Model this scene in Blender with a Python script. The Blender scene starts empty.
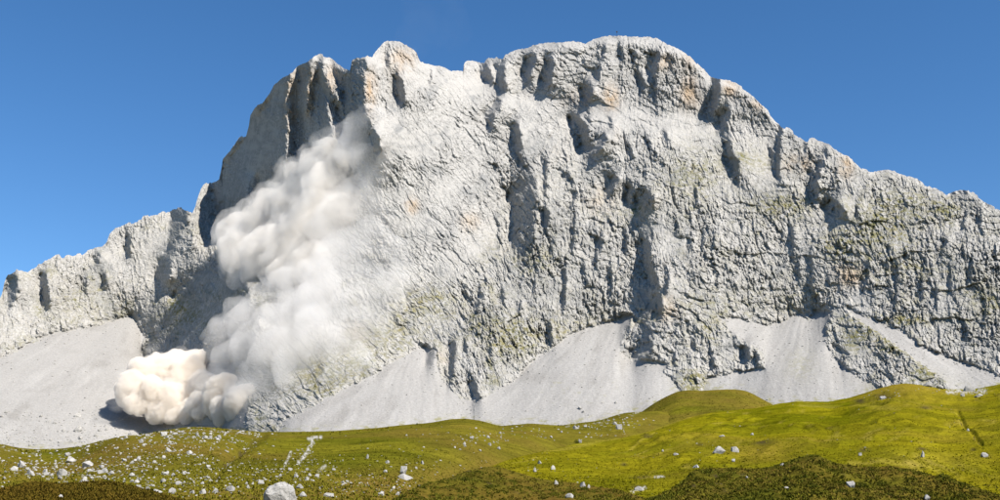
import bpy, math, random
import numpy as np
from mathutils import Vector, Matrix

# ------------------------------------------------------------------ camera / light
W0, H0 = 1000.0, 500.0            # photograph pixel frame used for laying things out
FPX = 1072.0                      # focal length in those pixels (about 50 degrees across)
EYE = 520.0                       # image row of the eye level
PITCH = math.atan((EYE - 250.0) / FPX)
scene = bpy.context.scene
COL = scene.collection

cam_d = bpy.data.cameras.new('camera')
cam_d.sensor_width = 36.0
cam_d.lens = 36.0 * FPX / W0
cam_d.clip_start = 0.1
cam_d.clip_end = 20000
cam = bpy.data.objects.new('camera', cam_d)
COL.objects.link(cam)
cam.rotation_euler = (math.pi / 2 + PITCH, 0, 0)
scene.camera = cam

SUN_EL = math.radians(45)
SUN_AZ = math.radians(130)        # clockwise from the view direction: right, a little behind the camera
SUN = Vector((math.cos(SUN_EL) * math.sin(SUN_AZ), math.cos(SUN_EL) * math.cos(SUN_AZ), math.sin(SUN_EL)))

world = bpy.data.worlds.new('World')
scene.world = world
world.use_nodes = True
wn, wl = world.node_tree.nodes, world.node_tree.links
wn.clear()
sky = wn.new('ShaderNodeTexSky')
sky.sky_type = 'NISHITA'
sky.sun_disc = False
sky.sun_elevation = SUN_EL
sky.sun_rotation = SUN_AZ
sky.altitude = 1900
sky.air_density = 1.0
sky.dust_density = 0.0
sky.ozone_density = 3.0
bg = wn.new('ShaderNodeBackground')
bg.inputs['Strength'].default_value = 0.084
wo = wn.new('ShaderNodeOutputWorld')
hs = wn.new('ShaderNodeHueSaturation')
hs.inputs['Saturation'].default_value = 1.22
wl.new(sky.outputs[0], hs.inputs['Color'])
wl.new(hs.outputs[0], bg.inputs['Color'])
wl.new(bg.outputs[0], wo.inputs['Surface'])

sun_d = bpy.data.lights.new('sun', 'SUN')
sun_d.energy = 5.0
sun_d.angle = math.radians(0.53)
sun_d.color = (1.0, 0.94, 0.86)
sun = bpy.data.objects.new('sun', sun_d)
COL.objects.link(sun)
sun.location = (600, -200, 800)
sun.rotation_euler = (-SUN).to_track_quat('-Z', 'Y').to_euler()

vs = scene.view_settings
vs.view_transform = 'Standard'
vs.look = 'None'
vs.exposure = 0.9
vs.gamma = 1.0
vs.use_curve_mapping = False
scene.cycles.max_bounces = 16
scene.cycles.diffuse_bounces = 1
scene.cycles.glossy_bounces = 2
scene.cycles.volume_bounces = 14
scene.cycles.use_denoising = True
scene.cycles.use_adaptive_sampling = True

rng = np.random.default_rng(7)
random.seed(7)

# ------------------------------------------------------------------ numeric helpers
def ray(u, v):
    """pixel -> (azimuth from view direction, tangent of elevation)"""
    u = np.asarray(u, float); v = np.asarray(v, float)
    x = (u - W0 / 2) / FPX
    y = (H0 / 2 - v) / FPX
    Y = math.cos(PITCH) - y * math.sin(PITCH)
    Z = math.sin(PITCH) + y * math.cos(PITCH)
    return np.arctan2(x, Y), Z / np.hypot(x, Y)

def place(u, v, r):
    a, t = ray(u, v)
    return np.stack([r * np.sin(a), r * np.cos(a), r * t], -1)

def _hash(ix, iy, seed):
    h = (ix.astype(np.int64) * 374761393 + iy.astype(np.int64) * 668265263 + seed * 974711) & 0xffffffff
    h = ((h ^ (h >> 13)) * 1274126177) & 0xffffffff
    h = h ^ (h >> 16)
    h = (h * 2246822519) & 0xffffffff
    return h ^ (h >> 15)

_GA = np.arange(256) / 256 * 2 * np.pi
_GX, _GY = np.cos(_GA), np.sin(_GA)

_PR = np.random.default_rng(12345)
_PX = _PR.integers(0, 4096, 4096).astype(np.int32); _PY = _PR.integers(0, 256, 4096).astype(np.int32)

def perlin(x, y, seed=0):
    x0 = np.floor(x); y0 = np.floor(y)
    fx = x - x0; fy = y - y0
    ix = x0.astype(np.int32); iy = y0.astype(np.int32)
    sx = fx * fx * fx * (fx * (fx * 6 - 15) + 10)
    sy = fy * fy * fy * (fy * (fy * 6 - 15) + 10)
    x_ = _PX[(ix + 37 * seed) & 4095]; x1_ = _PX[(ix + 37 * seed + 1) & 4095]; y_ = iy + 101 * seed
    def g(dx, dy):
        k = _PY[((x1_ if dx else x_) + y_ + dy) & 4095]
        return _GX[k] * (fx - dx) + _GY[k] * (fy - dy)
    a = g(0, 0); b = g(1, 0); c = g(0, 1); d = g(1, 1)
    a = a + (b - a) * sx
    c = c + (d - c) * sx
    return (a + (c - a) * sy) * 1.45

def fbm(x, y, oct=4, seed=0, gain=0.5, lac=2.03):
    s = 0; a = 1.0; n = 0
    for i in range(oct):
        s = s + a * perlin(x, y, seed + i * 17)
        n += a; a *= gain
        x = x * lac + 3.7; y = y * lac + 1.3
    return s / n

def ridged(x, y, oct=4, seed=0, gain=0.5, lac=2.03):
    s = 0; a = 1.0; n = 0
    for i in range(oct):
        s = s + a * (1 - 2 * np.abs(perlin(x, y, seed + i * 17)))
        n += a; a *= gain
        x = x * lac + 3.7; y = y * lac + 1.3
    return s / n

def cells(x, y, seed=0, jitter=0.9):
    """worley: returns f1, f2, cell random a, b, c and offset to the cell point"""
    x0 = np.floor(x); y0 = np.floor(y)
    f1 = np.full(x.shape, 9.0); f2 = np.full(x.shape, 9.0)
    cid = np.zeros(x.shape, np.int64); ox = np.zeros(x.shape); oy = np.zeros(x.shape)
    for dy in (-1, 0, 1):
        for dx in (-1, 0, 1):
            h = _hash(x0 + dx, y0 + dy, seed)
            px = x0 + dx + 0.5 + jitter * ((h & 1023) / 1023 - 0.5)
            py = y0 + dy + 0.5 + jitter * (((h >> 10) & 1023) / 1023 - 0.5)
            ddx = x - px; ddy = y - py
            d = np.hypot(ddx, ddy)
            near = d < f1
            f2 = np.where(near, f1, np.minimum(f2, d))
            f1 = np.where(near, d, f1)
            cid = np.where(near, h, cid)
            ox = np.where(near, ddx, ox); oy = np.where(near, ddy, oy)
    h2 = _hash(cid, cid >> 7, seed + 5)
    ra = (h2 & 1023) / 1023; rb = ((h2 >> 10) & 1023) / 1023; rc = ((h2 >> 20) & 1023) / 1023
    return f1, f2, ra, rb, rc, ox, oy

def flakes(x, y, seed, keep):
    """overlapping scales: a sharp step on the left edge, thinning away to the right; keep = share of cells that carry one"""
    x0 = np.floor(x); y0 = np.floor(y)
    out = np.zeros(x.shape)
    for dy in (-1, 0, 1):
        for dx in (-2, -1, 0, 1):
            h = _hash(x0 + dx, y0 + dy, seed)
            px = x0 + dx + (h & 255) / 255; py = y0 + dy + ((h >> 8) & 255) / 255
            a = ((h >> 16) & 255) / 255; b = ((h >> 24) & 255) / 255
            ex = x - px - 0.25 * (b - 0.5) * (y - py); ey = np.abs(y - py) / (0.45 + 0.5 * b)
            val = np.exp(-np.maximum(ex, 0) * 1.1) * smooth(-0.10, 0.0, ex) * smooth(1.0, 0.35, ey) * (0.35 + 0.65 * b)
            out = np.maximum(out, np.where(a < keep, val, 0))
    return out

def smooth(e0, e1, x):
    t = np.clip((x - e0) / (e1 - e0), 0, 1)
    return t * t * (3 - 2 * t)

def in_poly(x, y, poly):
    inside = np.zeros(x.shape, bool)
    n = len(poly)
    for i in range(n):
        x1, y1 = poly[i]; x2, y2 = poly[(i + 1) % n]
        if y1 == y2:
            continue
        c = ((y1 > y) != (y2 > y)) & (x < (x2 - x1) * (y - y1) / (y2 - y1) + x1)
        inside ^= c
    return inside

def seg_dist(x, y, pts, closed=False):
    d = np.full(x.shape, 1e9)
    if len(pts) == 1:
        return np.hypot(x - pts[0][0], y - pts[0][1])
    n = len(pts) if closed else len(pts) - 1
    for i in range(n):
        x1, y1 = pts[i]; x2, y2 = pts[(i + 1) % len(pts)]
        dx, dy = x2 - x1, y2 - y1
        k = np.clip(((x - x1) * dx + (y - y1) * dy) / (dx * dx + dy * dy + 1e-9), 0, 1)
        d = np.minimum(d, np.hypot(x - x1 - k * dx, y - y1 - k * dy))
    return d

def sdf_poly(x, y, poly):
    """signed distance, positive inside"""
    d = seg_dist(x, y, poly, True)
    return np.where(in_poly(x, y, poly), d, -d)

def line(pts):
    a = np.array(pts, float)
    return lambda u: np.interp(u, a[:, 0], a[:, 1])

def bilinear(grid, fx, fy):
    h, w = grid.shape
    fx = np.clip(fx, 0, w - 1.001); fy = np.clip(fy, 0, h - 1.001)
    ix = fx.astype(int); iy = fy.astype(int)
    ax = fx - ix; ay = fy - iy
    return ((grid[iy, ix] * (1 - ax) + grid[iy, ix + 1] * ax) * (1 - ay)
            + (grid[iy + 1, ix] * (1 - ax) + grid[iy + 1, ix + 1] * ax) * ay)

# ------------------------------------------------------------------ object helpers
def tag(o, label=None, cat=None, group=None, kind=None):
    for k, x in (('label', label), ('category', cat), ('group', group), ('kind', kind)):
        if x:
            o[k] = x
    return o

def mesh_from(name, verts, faces, smooth_shade=True):
    """verts (n,3), faces (m,3|4) numpy -> mesh, fast"""
    me = bpy.data.meshes.new(name)
    verts = np.ascontiguousarray(verts, np.float32); faces = np.ascontiguousarray(faces, np.int32)
    m, k = faces.shape
    me.vertices.add(len(verts)); me.vertices.foreach_set('co', verts.ravel())
    me.loops.add(m * k); me.loops.foreach_set('vertex_index', faces.ravel())
    me.polygons.add(m)
    me.polygons.foreach_set('loop_start', np.arange(0, m * k, k, dtype=np.int32))
    try:
        me.polygons.foreach_set('loop_total', np.full(m, k, np.int32))
    except Exception:
        pass
    me.polygons.foreach_set('use_smooth', np.full(m, bool(smooth_shade)))
    me.update(calc_edges=True)
    return me

def add_attr(me, name, val):
    a = me.attributes.new(name, 'FLOAT', 'POINT')
    a.data.foreach_set('value', np.ascontiguousarray(val, np.float32).ravel())

def link(name, me, mat=None, parent=None):
    o = bpy.data.objects.new(name, me)
    COL.objects.link(o)
    if mat:
        me.materials.clear(); me.materials.append(mat)
    if parent:
        o.parent = parent
    return o

def grid_faces(rows, cols):
    i = np.arange(rows - 1)[:, None] * cols + np.arange(cols - 1)[None, :]
    return np.stack([i, i + cols, i + cols + 1, i + 1], -1)     # rows run from the top down, seen from the camera side

# ------------------------------------------------------------------ materials
class NT:
    def __init__(self, name):
        self.m = bpy.data.materials.new(name)
        self.m.use_nodes = True
        self.t = self.m.node_tree
        self.t.nodes.clear()
        self.out = self.t.nodes.new('ShaderNodeOutputMaterial')
    def n(self, typ, **kw):
        nd = self.t.nodes.new(typ)
        for k, x in kw.items():
            setattr(nd, k, x)
        return nd
    def l(self, a, b):
        self.t.links.new(a, b)
    def attr(self, name):
        return self.n('ShaderNodeAttribute', attribute_name=name).outputs['Fac']
    def pos(self, sx=1, sy=1, sz=1):
        g = self.n('ShaderNodeNewGeometry')
        mp = self.n('ShaderNodeMapping')
        mp.inputs['Scale'].default_value = (sx, sy, sz)
        self.l(g.outputs['Position'], mp.inputs['Vector'])
        return mp.outputs[0]
    def noise(self, vec, scale, detail=4, rough=0.55, dist=0.0):
        nd = self.n('ShaderNodeTexNoise')
        nd.inputs['Scale'].default_value = scale
        nd.inputs['Detail'].default_value = detail
        nd.inputs['Roughness'].default_value = rough
        nd.inputs['Distortion'].default_value = dist
        self.l(vec, nd.inputs['Vector'])
        return nd.outputs['Fac']
    def ramp(self, fac, stops):
        r = self.n('ShaderNodeValToRGB')
        el = r.color_ramp.elements
        while len(el) < len(stops):
            el.new(0.5)
        for e, (p, c) in zip(el, stops):
            e.position = p
            e.color = (c, c, c, 1) if isinstance(c, (int, float)) else (*c, 1)
        self.l(fac, r.inputs['Fac'])
        return r.outputs['Color']
    def mix(self, fac, a, b, blend='MIX'):
        m = self.n('ShaderNodeMix', data_type='RGBA', blend_type=blend)
        if isinstance(fac, (int, float)):
            m.inputs[0].default_value = fac
        else:
            self.l(fac, m.inputs[0])
        for i, c in ((6, a), (7, b)):
            if isinstance(c, tuple):
                m.inputs[i].default_value = (*c, 1)
            else:
                self.l(c, m.inputs[i])
        return m.outputs[2]
    def math(self, op, a, b=None, clamp=False):
        m = self.n('ShaderNodeMath', operation=op, use_clamp=clamp)
        for i, c in ((0, a), (1, b)):
            if c is None:
                continue
            if isinstance(c, (int, float)):
                m.inputs[i].default_value = c
            else:
                self.l(c, m.inputs[i])
        return m.outputs[0]
    def bump(self, h, dist, strength=1.0, normal=None):
        b = self.n('ShaderNodeBump')
        b.inputs['Strength'].default_value = strength
        b.inputs['Distance'].default_value = dist
        self.l(h, b.inputs['Height'])
        if normal is not None:
            self.l(normal, b.inputs['Normal'])
        return b.outputs[0]
    def finish(self, col, rough=0.95, normal=None, spec=0.15):
        p = self.n('ShaderNodeBsdfPrincipled')
        if isinstance(col, tuple):
            p.inputs['Base Color'].default_value = (*col, 1)
        else:
            self.l(col, p.inputs['Base Color'])
        p.inputs['Roughness'].default_value = rough
        p.inputs['Specular IOR Level'].default_value = spec
        if normal is not None:
            self.l(normal, p.inputs['Normal'])
        self.l(p.outputs[0], self.out.inputs['Surface'])
        return self.m

def mat_rock():
    T = NT('limestone')
    P = T.pos()
    PV = T.pos(1, 1, 0.28)                       # streaks running down the face
    n1 = T.noise(P, 0.012, 5, 0.6)
    n2 = T.noise(PV, 0.06, 5, 0.65, 0.4)
    n3 = T.noise(P, 0.42, 5, 0.75)
    base = T.ramp(n1, [(0.30, (0.220, 0.213, 0.200)), (0.5, (0.291, 0.282, 0.267)), (0.70, (0.358, 0.347, 0.328))])
    streak = T.ramp(n2, [(0.30, 0.0), (0.62, 1.0)])
    c = T.mix(0.60, base, T.mix(streak, (0.152, 0.150, 0.146), (0.408, 0.395, 0.373)))
    fine = T.ramp(n3, [(0.38, 0.0), (0.60, 1.0)])
    c = T.mix(0.55, c, T.mix(fine, (0.121, 0.119, 0.113), (0.448, 0.435, 0.410)))
    # ochre where fresh rock has broken away
    c = T.mix(T.math('MULTIPLY', T.attr('ochre'), T.ramp(T.noise(PV, 0.11, 4, 0.6), [(0.30, 0.15), (0.55, 0.95)])), c, (0.335, 0.240, 0.150))
    # grey lichen in random patches, plus greyer spots placed by hand
    c = T.mix(T.math('MULTIPLY', T.attr('grey'), T.ramp(T.noise(PV, 0.10, 5, 0.65), [(0.38, 0.1), (0.6, 0.9)])), c, (0.165, 0.170, 0.172))
    # pale debris lying on ledges
    c = T.mix(T.attr('dust'), c, (0.352, 0.340, 0.320))
    # alpine turf on ledges
    g = T.math('MULTIPLY', T.attr('grass'), T.ramp(T.noise(P, 0.22, 5, 0.7), [(0.40, 0.0), (0.56, 1.0)]))
    gc = T.mix(T.ramp(T.noise(P, 0.07, 3), [(0.35, 0.0), (0.65, 1.0)]), (0.115, 0.112, 0.040), (0.175, 0.155, 0.070))
    c = T.mix(g, c, gc)
    h = T.math('ADD', T.math('MULTIPLY', T.noise(PV, 0.7, 5, 0.7, 0.6), 1.0), T.math('MULTIPLY', T.noise(P, 1.7, 4, 0.7), 0.5))
    return T.finish(c, 0.95, T.bump(h, 0.55, 0.8))

def mat_scree():
    T = NT('scree_gravel')
    P = T.pos()
    n1 = T.noise(P, 0.010, 4, 0.6)
    nf = T.noise(P, 0.55, 4, 0.75)
    base = T.ramp(n1, [(0.3, (0.243, 0.235, 0.222)), (0.7, (0.277, 0.268, 0.254))])
    c = T.mix(T.math('MULTIPLY', T.attr('streak'), 0.85), base, (0.171, 0.162, 0.148))
    c = T.mix(T.math('MULTIPLY', T.attr('pale'), 0.75), c, (0.315, 0.306, 0.290))
    c = T.mix(0.32, c, T.ramp(nf, [(0.3, (0.144, 0.139, 0.129)), (0.65, (0.380, 0.369, 0.350))]))
    g = T.math('MULTIPLY', T.attr('grass'), T.ramp(T.noise(P, 0.25, 5, 0.7), [(0.40, 0.0), (0.56, 1.0)]))
    c = T.mix(g, c, (0.18, 0.17, 0.065))
    h = T.math('ADD', T.noise(P, 0.8, 4, 0.7), T.math('MULTIPLY', T.noise(P, 0.2, 3, 0.6), 1.2))
    return T.finish(c, 0.95, T.bump(h, 0.3, 0.8))

def mat_turf(name, g1, g2, b1, b2, fs=1.0):
    """g1,g2: greens; b1,b2: browns; attribute 'brown' chooses"""
    T = NT(name)
    P = T.pos()
    n1 = T.noise(P, 0.045 * fs, 5, 0.6)
    n2 = T.noise(P, 0.5 * fs, 5, 0.7)
    c = T.mix(T.ramp(n1, [(0.40, 0.0), (0.60, 1.0)]), g1, g2)
    dk = T.ramp(T.noise(P, 0.16 * fs, 5, 0.7), [(0.36, 0.62), (0.55, 1.0), (0.72, 1.18)])
    c = T.mix(0.9, c, dk, 'MULTIPLY')
    mp = T.n('ShaderNodeMapping'); mp.inputs['Rotation'].default_value = (0, 0, 1.18); mp.inputs['Scale'].default_value = (0.35, 1.3, 1)
    T.l(P, mp.inputs['Vector'])
    c = T.mix(0.9, c, T.ramp(T.noise(mp.outputs[0], 0.32 * fs, 5, 0.7), [(0.35, 0.70), (0.5, 1.0), (0.68, 1.22)]), 'MULTIPLY')
    cb = T.mix(T.ramp(n2, [(0.35, 0.0), (0.65, 1.0)]), b1, b2)
    c = T.mix(T.attr('brown'), c, cb)
    f = T.ramp(T.noise(P, 1.5 * fs, 4, 0.75), [(0.3, 0.68), (0.7, 1.32)])
    c = T.mix(0.85, c, f, 'MULTIPLY')
    c = T.mix(T.attr('straw'), c, (0.290, 0.230, 0.040))
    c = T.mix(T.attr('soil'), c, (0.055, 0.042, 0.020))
    c = T.mix(T.attr('stone'), c, (0.40, 0.39, 0.365))
    h = T.math('ADD', n2, T.math('MULTIPLY', T.noise(P, 2.6 * fs, 4, 0.75), 0.5))
    return T.finish(c, 0.95, T.bump(h, 0.5 / fs, 0.8), 0.0)

# ------------------------------------------------------------------ the lines of the picture
RIDGE = [(-70, 330), (-40, 312), (-12, 302), (0, 297), (1.6, 295), (4, 284), (6.4, 277.6), (10, 274), (16, 270.4), (22, 269.8), (29, 271), (38, 265), (49.6, 258.4), (59, 253.3),
 (61.6, 257.6), (64, 258), (67, 255), (75, 254.6), (83, 253.6), (89.6, 249.6), (96, 247), (102.4, 246.4), (107, 241), (109.6, 233), (115, 228.4), (126.4, 224.4),
 (137, 220.5), (144, 216.4), (152, 214.8), (164, 211.5), (175, 208.4), (181.6, 208), (188, 211), (192, 212.4), (194.4, 208.4), (197.6, 198.8), (200.8, 189), (204.8, 184),
 (210.4, 183.2), (219, 179.6), (220, 174.8), (222, 165), (222.8, 158.8), (230, 150.8), (238.4, 138), (246, 135.6), (248.8, 125), (250.4, 114), (255, 107),
 (261.6, 103.6), (268.8, 94), (274.4, 84.4), (286.4, 76.4), (292.8, 71.6), (297.6, 65.2), (307, 61), (313.6, 56.4), (320, 54.3), (329.6, 56.4), (337.6, 63.6),
 (344, 68.4), (350, 70.8), (352, 59), (356.8, 57.2), (363, 56.4), (368, 55.3), (372, 56.4), (377.6, 49), (384, 41.5), (392, 40.6), (400, 41.6), (412, 48),
 (417.6, 55), (420.8, 62), (431, 64.8), (440, 65.6), (452, 70), (463, 70.4), (464, 63.2), (467, 60.8), (476, 61.5), (484, 62.4), (490, 56.8), (503, 58.4), (505.6, 53.6),
 (516, 49.6), (525, 47.6), (529.6, 46.4), (534.4, 44), (555, 41.6), (573, 40.8), (585.6, 43.2), (590, 40.8), (606, 36), (619, 35.2), (632, 36.5), (648, 36.8), (656, 38),
 (667, 43.2), (678, 48.5), (685.6, 52.8), (698, 64.8), (706.4, 72.8), (711, 77.6), (720.8, 78.4), (732, 80.8), (740, 85.6), (752.8, 96), (762.4, 104.8), (768, 108.8),
 (770.4, 115), (773.6, 118.4), (780, 126), (788.8, 128.6), (804, 140.7), (807.5, 141.8), (809.7, 137.8), (814, 137), (823, 141.8), (839.4, 151.7), (848, 156), (861.4, 168),
 (870, 171.5), (888, 169.3), (901, 173.7), (917.5, 178), (925, 184.7), (943, 191.3), (946, 194.6), (950.5, 193), (960, 189.6), (973.6, 192.4), (982.4, 200), (991, 205.6),
 (1000, 209), (1030, 219), (1075, 240)]
CREST = [(-70, 436), (0, 444), (18, 448), (35, 449.5), (60, 449), (80, 447), (100, 443), (120, 439), (140, 435), (160, 431), (185, 427.5), (200, 427), (215, 428), (250, 431),
 (275, 432), (310, 432), (340, 431), (380, 428), (400, 425.5), (430, 423), (450, 419.5), (465, 418.5), (480, 420.5), (500, 426), (520, 424), (530, 423), (560, 425), (600, 420),
 (622, 413), (636, 412), (656, 402), (678, 391), (701, 390), (726, 389.4), (748, 391.4), (768, 402), (794, 401.4), (830, 402.6), (850, 398), (878, 389.4), (900, 385),
 (925, 386.6), (950, 390), (975, 389), (1000, 384), (1075, 368)]

SCREE = {
 'left': [(-80, 392), (0, 358), (24, 346), (44, 336), (72, 330), (96, 326), (116, 320), (132, 314), (139, 328), (146, 338), (141, 352), (150, 360), (232, 362), (246, 395), (248, 431), (252, 480), (-80, 480)],
 'fan_a': [(268, 480), (276, 434), (284, 421), (320, 402), (350, 387), (372, 375), (385, 366), (408, 353), (425, 346), (436, 352), (436, 368), (446, 384), (455, 394), (474, 402), (476, 480)],
 'fan_b': [(474, 480), (474, 402), (500, 388), (520, 376), (536, 358), (552, 348), (568, 336), (588, 328), (616, 320), (634, 313), (630, 322), (624, 332), (620, 352), (630, 360), (650, 362), (668, 364), (664, 374), (674, 380), (680, 392), (690, 480)],
 'fan_c': [(702, 480), (702, 388), (708, 378), (735, 372), (765, 368), (764, 352), (745, 342), (725, 325), (716, 316), (740, 318), (770, 326), (785, 320), (800, 313), (808, 320), (815, 311), (832, 312), (826, 326), (826, 345), (838, 362), (858, 377), (884, 390), (890, 480)],
 'strip': [(848, 309), (875, 319), (900, 330), (918, 344), (930, 351), (960, 361), (985, 369), (1000, 377), (1080, 386), (1080, 480), (960, 480), (955, 391), (935, 373), (905, 353), (880, 333), (855, 319)],
}
# facets: (points, radius or None for a polygon, sideways slope m, weight); m < 0 faces left (away from the sun), m > 0 faces right
F = []
def poly(pts, m, w=3.0, s=None): F.append(('p', pts, 0, m, w, s))
def stroke(pts, r, m=-3.6, w=8.0, s=None): F.append(('s', pts, r, m, w, s))
# the tall left flank of the mountain and the deep-set left ridge
poly([(214, 196), (222, 168), (230, 150), (246, 134), (250, 112), (270, 88), (298, 64), (320, 60), (340, 70), (352, 72), (360, 110), (352, 130), (330, 150), (300, 152), (292, 185), (262, 205), (240, 215), (222, 222)], -2.9, 15.0, 82)
poly([(172, 210), (182, 207), (191, 212), (181, 228), (173, 250), (169, 281), (154, 281), (160, 262), (168, 245), (171, 228)], -3.6, 15)
poly([(222, 254), (232, 260), (246, 282), (215, 302), (180, 303), (174, 297), (186, 283), (200, 270)], -3.2, 14)
poly([(246, 280), (258, 325), (250, 350), (238, 366), (200, 366), (146, 360), (142, 350), (155, 335), (172, 324), (192, 311), (222, 298)], -3.0, 14)
poly([(352, 62), (366, 60), (366, 100), (372, 150), (352, 150), (346, 100)], -2.2, 8, 80)
stroke([(13, 282), (9, 300)], 5); stroke([(42, 276), (46, 302)], 4); stroke([(222, 205), (216, 225), (219, 246)], 4)
stroke([(128, 236), (127, 250)], 2.5); stroke([(98, 256), (96, 262)], 2.5); stroke([(85, 280), (84, 290)], 2); stroke([(104, 278), (103, 288)], 2)
# sunlit ribs standing out of that flank
stroke([(295, 74), (291, 96), (292, 140), (289, 170)], 4.5, 1.6, 7); stroke([(315, 60), (312, 88), (309, 112)], 3.5, 1.6, 7); stroke([(326, 64), (334, 84), (341, 98)], 4.5, 1.6, 7)
stroke([(331, 104), (334, 118), (339, 138)], 4.5, 1.6, 7); stroke([(368, 74), (369, 104)], 3.5, 1.4, 6); stroke([(272, 94), (262, 108)], 3, 1.4, 5); stroke([(204, 190), (208, 215), (200, 240)], 8, 1.2, 4)
stroke([(254, 180), (250, 205)], 5, 1.4, 5); stroke([(240, 142), (230, 158)], 2, 1.2, 4)
stroke([(303, 72), (301, 110), (301, 150)], 4, -3.0, 6); stroke([(320, 72), (321, 110), (322, 140)], 3.5, -3.0, 6); stroke([(347, 78), (347, 110), (350, 136)], 5, -3.0, 5)
for p, r in [
 ([(388, 48), (386, 66)], 2.2), ([(398, 80), (401, 100)], 5), ([(372, 134), (377, 150)], 5), ([(430, 72), (430, 80)], 2),
 ([(484, 68), (490, 80)], 5), ([(502, 64), (499, 76), (502, 88)], 4.5), ([(533, 58), (526, 75)], 4.5), ([(550, 62), (547, 82)], 4.8), ([(604, 46), (602, 56)], 3.2), ([(621, 48), (621, 59)], 2.6),
 ([(600, 66), (595, 78)], 3.6), ([(588, 90), (586, 98)], 5), ([(657, 55), (652, 71)], 4.2), ([(638, 74), (644, 86)], 3.6), ([(655, 78), (655, 84)], 3), ([(656, 86), (656, 98)], 1.8),
 ([(669, 54), (669, 62)], 2.2), ([(674, 59), (675, 66)], 2), ([(634, 53), (634, 62)], 2), ([(598, 42), (598, 47)], 2), ([(716, 79), (713, 106)], 5.2), ([(728, 111), (721, 126)], 3.8),
 ([(726, 144), (731, 161)], 4.6), ([(735, 162), (734, 172)], 4), ([(738, 172), (738, 184)], 2.2), ([(780, 128), (777, 150), (777, 177)], 3.2), ([(771, 152), (771, 166)], 2.6), ([(806, 142), (805, 150)], 2.6),
 ([(819, 163), (815, 180), (815, 194)], 4.2), ([(835, 168), (835, 177)], 2.8), ([(826, 150), (826, 158)], 2.6), ([(810, 170), (810, 188)], 2), ([(497, 103), (490, 114), (489, 125)], 5), ([(515, 126), (518, 147)], 4.4),
 ([(516, 150), (520, 161), (528, 170)], 3.6), ([(481, 295), (474, 307)], 4), ([(497, 222), (500, 235), (499, 247)], 2.2), ([(577, 120), (583, 130), (584, 145)], 6), ([(603, 137), (596, 148), (586, 149)], 5),
 ([(587, 106), (588, 122)], 2), ([(545, 157), (544, 194)], 3), ([(562, 170), (571, 180)], 3), ([(614, 179), (607, 191)], 4.6), ([(630, 187), (627, 200)], 4.2), ([(646, 194), (638, 207)], 5.5), ([(651, 198), (650, 206)], 3),
 ([(644, 168), (644, 178)], 3), ([(630, 146), (630, 154)], 3), ([(645, 138), (655, 155)], 1.9), ([(664, 132), (666, 140)], 3), ([(696, 190), (695, 207)], 3.2), ([(576, 193), (569, 208)], 3.6), ([(610, 120), (610, 128)], 2.2),
 ([(645, 244), (646, 262), (653, 284)], 6.2), ([(668, 276), (664, 294)], 3.4), ([(626, 234), (626, 250)], 2.4), ([(574, 212), (573, 235), (571, 254)], 2.8), ([(565, 260), (564, 307)], 2), ([(551, 242), (551, 250)], 2.4),
 ([(655, 298), (644, 316)], 4.2), ([(545, 212), (545, 224)], 4), ([(658, 296), (659, 313)], 4), ([(643, 313), (637, 322)], 4.2), ([(629, 322), (627, 332)], 3.4), ([(649, 345), (635, 357)], 5.6), ([(674, 354), (673, 364)], 3.2),
 ([(746, 349), (746, 358)], 4), ([(756, 352), (756, 361)], 2.2), ([(811, 256), (811, 292)], 2.2), ([(817, 296), (817, 315)], 2.8), ([(452, 344), (450, 373)], 4.2), ([(432, 352), (429, 361)], 4), ([(465, 340), (464, 351)], 2.6),
 ([(450, 378), (449, 386)], 3.2), ([(471, 384), (476, 397)], 4.8), ([(490, 344), (490, 353)], 3.2), ([(548, 322), (550, 342)], 3.2), ([(502, 290), (502, 300)], 3.2), ([(564, 270), (562, 313)], 2), ([(826, 209), (832, 202), (840, 210)], 4),
 ([(856, 207), (856, 216)], 2.6), ([(946, 241), (939, 252)], 3.6), ([(950, 194), (966, 192)], 2.4), ([(965, 213), (961, 229)], 3.2), ([(980, 209), (980, 223)], 2.2), ([(896, 266), (895, 311)], 2.2), ([(867, 271), (863, 291)], 2.6),
 ([(949, 264), (950, 290)], 2.2), ([(935, 283), (936, 305)], 2.2), ([(921, 276), (920, 301)], 2.2), ([(925, 258), (925, 267)], 2.2), ([(836, 346), (847, 354)], 3.6), ([(843, 358), (843, 368)], 3.2), ([(966, 328), (966, 339)], 3.6),
 ([(888, 246), (888, 256)], 2), ([(984, 300), (984, 318)], 2), ([(970, 262), (970, 280)], 2), ([(690, 238), (690, 248)], 2.4), ([(702, 234), (701, 248)], 2.2), ([(713, 236), (713, 246)], 3), ([(676, 222), (676, 230)], 2), ([(741, 222), (741, 232)], 2.2),
 ([(790, 226), (792, 246)], 3), ([(782, 232), (782, 244)], 2.4), ([(798, 262), (798, 276)], 2), ([(466, 292), (470, 300)], 2), ([(520, 300), (518, 312)], 2.6), ([(536, 268), (533, 284)], 2.4), ([(523, 272), (519, 286)], 2.4),
 ([(600, 232), (600, 250)], 2), ([(610, 268), (611, 286)], 2), ([(582, 262), (586, 282)], 2), ([(594, 250), (596, 268)], 2), ([(710, 356), (712, 364)], 2.6), ([(694, 340), (694, 348)], 2.6), ([(690, 356), (690, 364)], 2.6), ([(702, 330), (702, 338)], 2.6)]:
    if r >= 3.8 or p[0] in ((780, 128), (722, 124)): stroke(p, r * 0.85, -2.7, 13.0)
    else: stroke(p, max(1.2, r * 0.52), -2.6, 6.0)
poly([(508, 196), (520, 187), (535, 179), (538, 196), (533, 210), (536, 238), (525, 245), (512, 252), (510, 240), (515, 222), (514, 208)], -2.3, 13)
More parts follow.
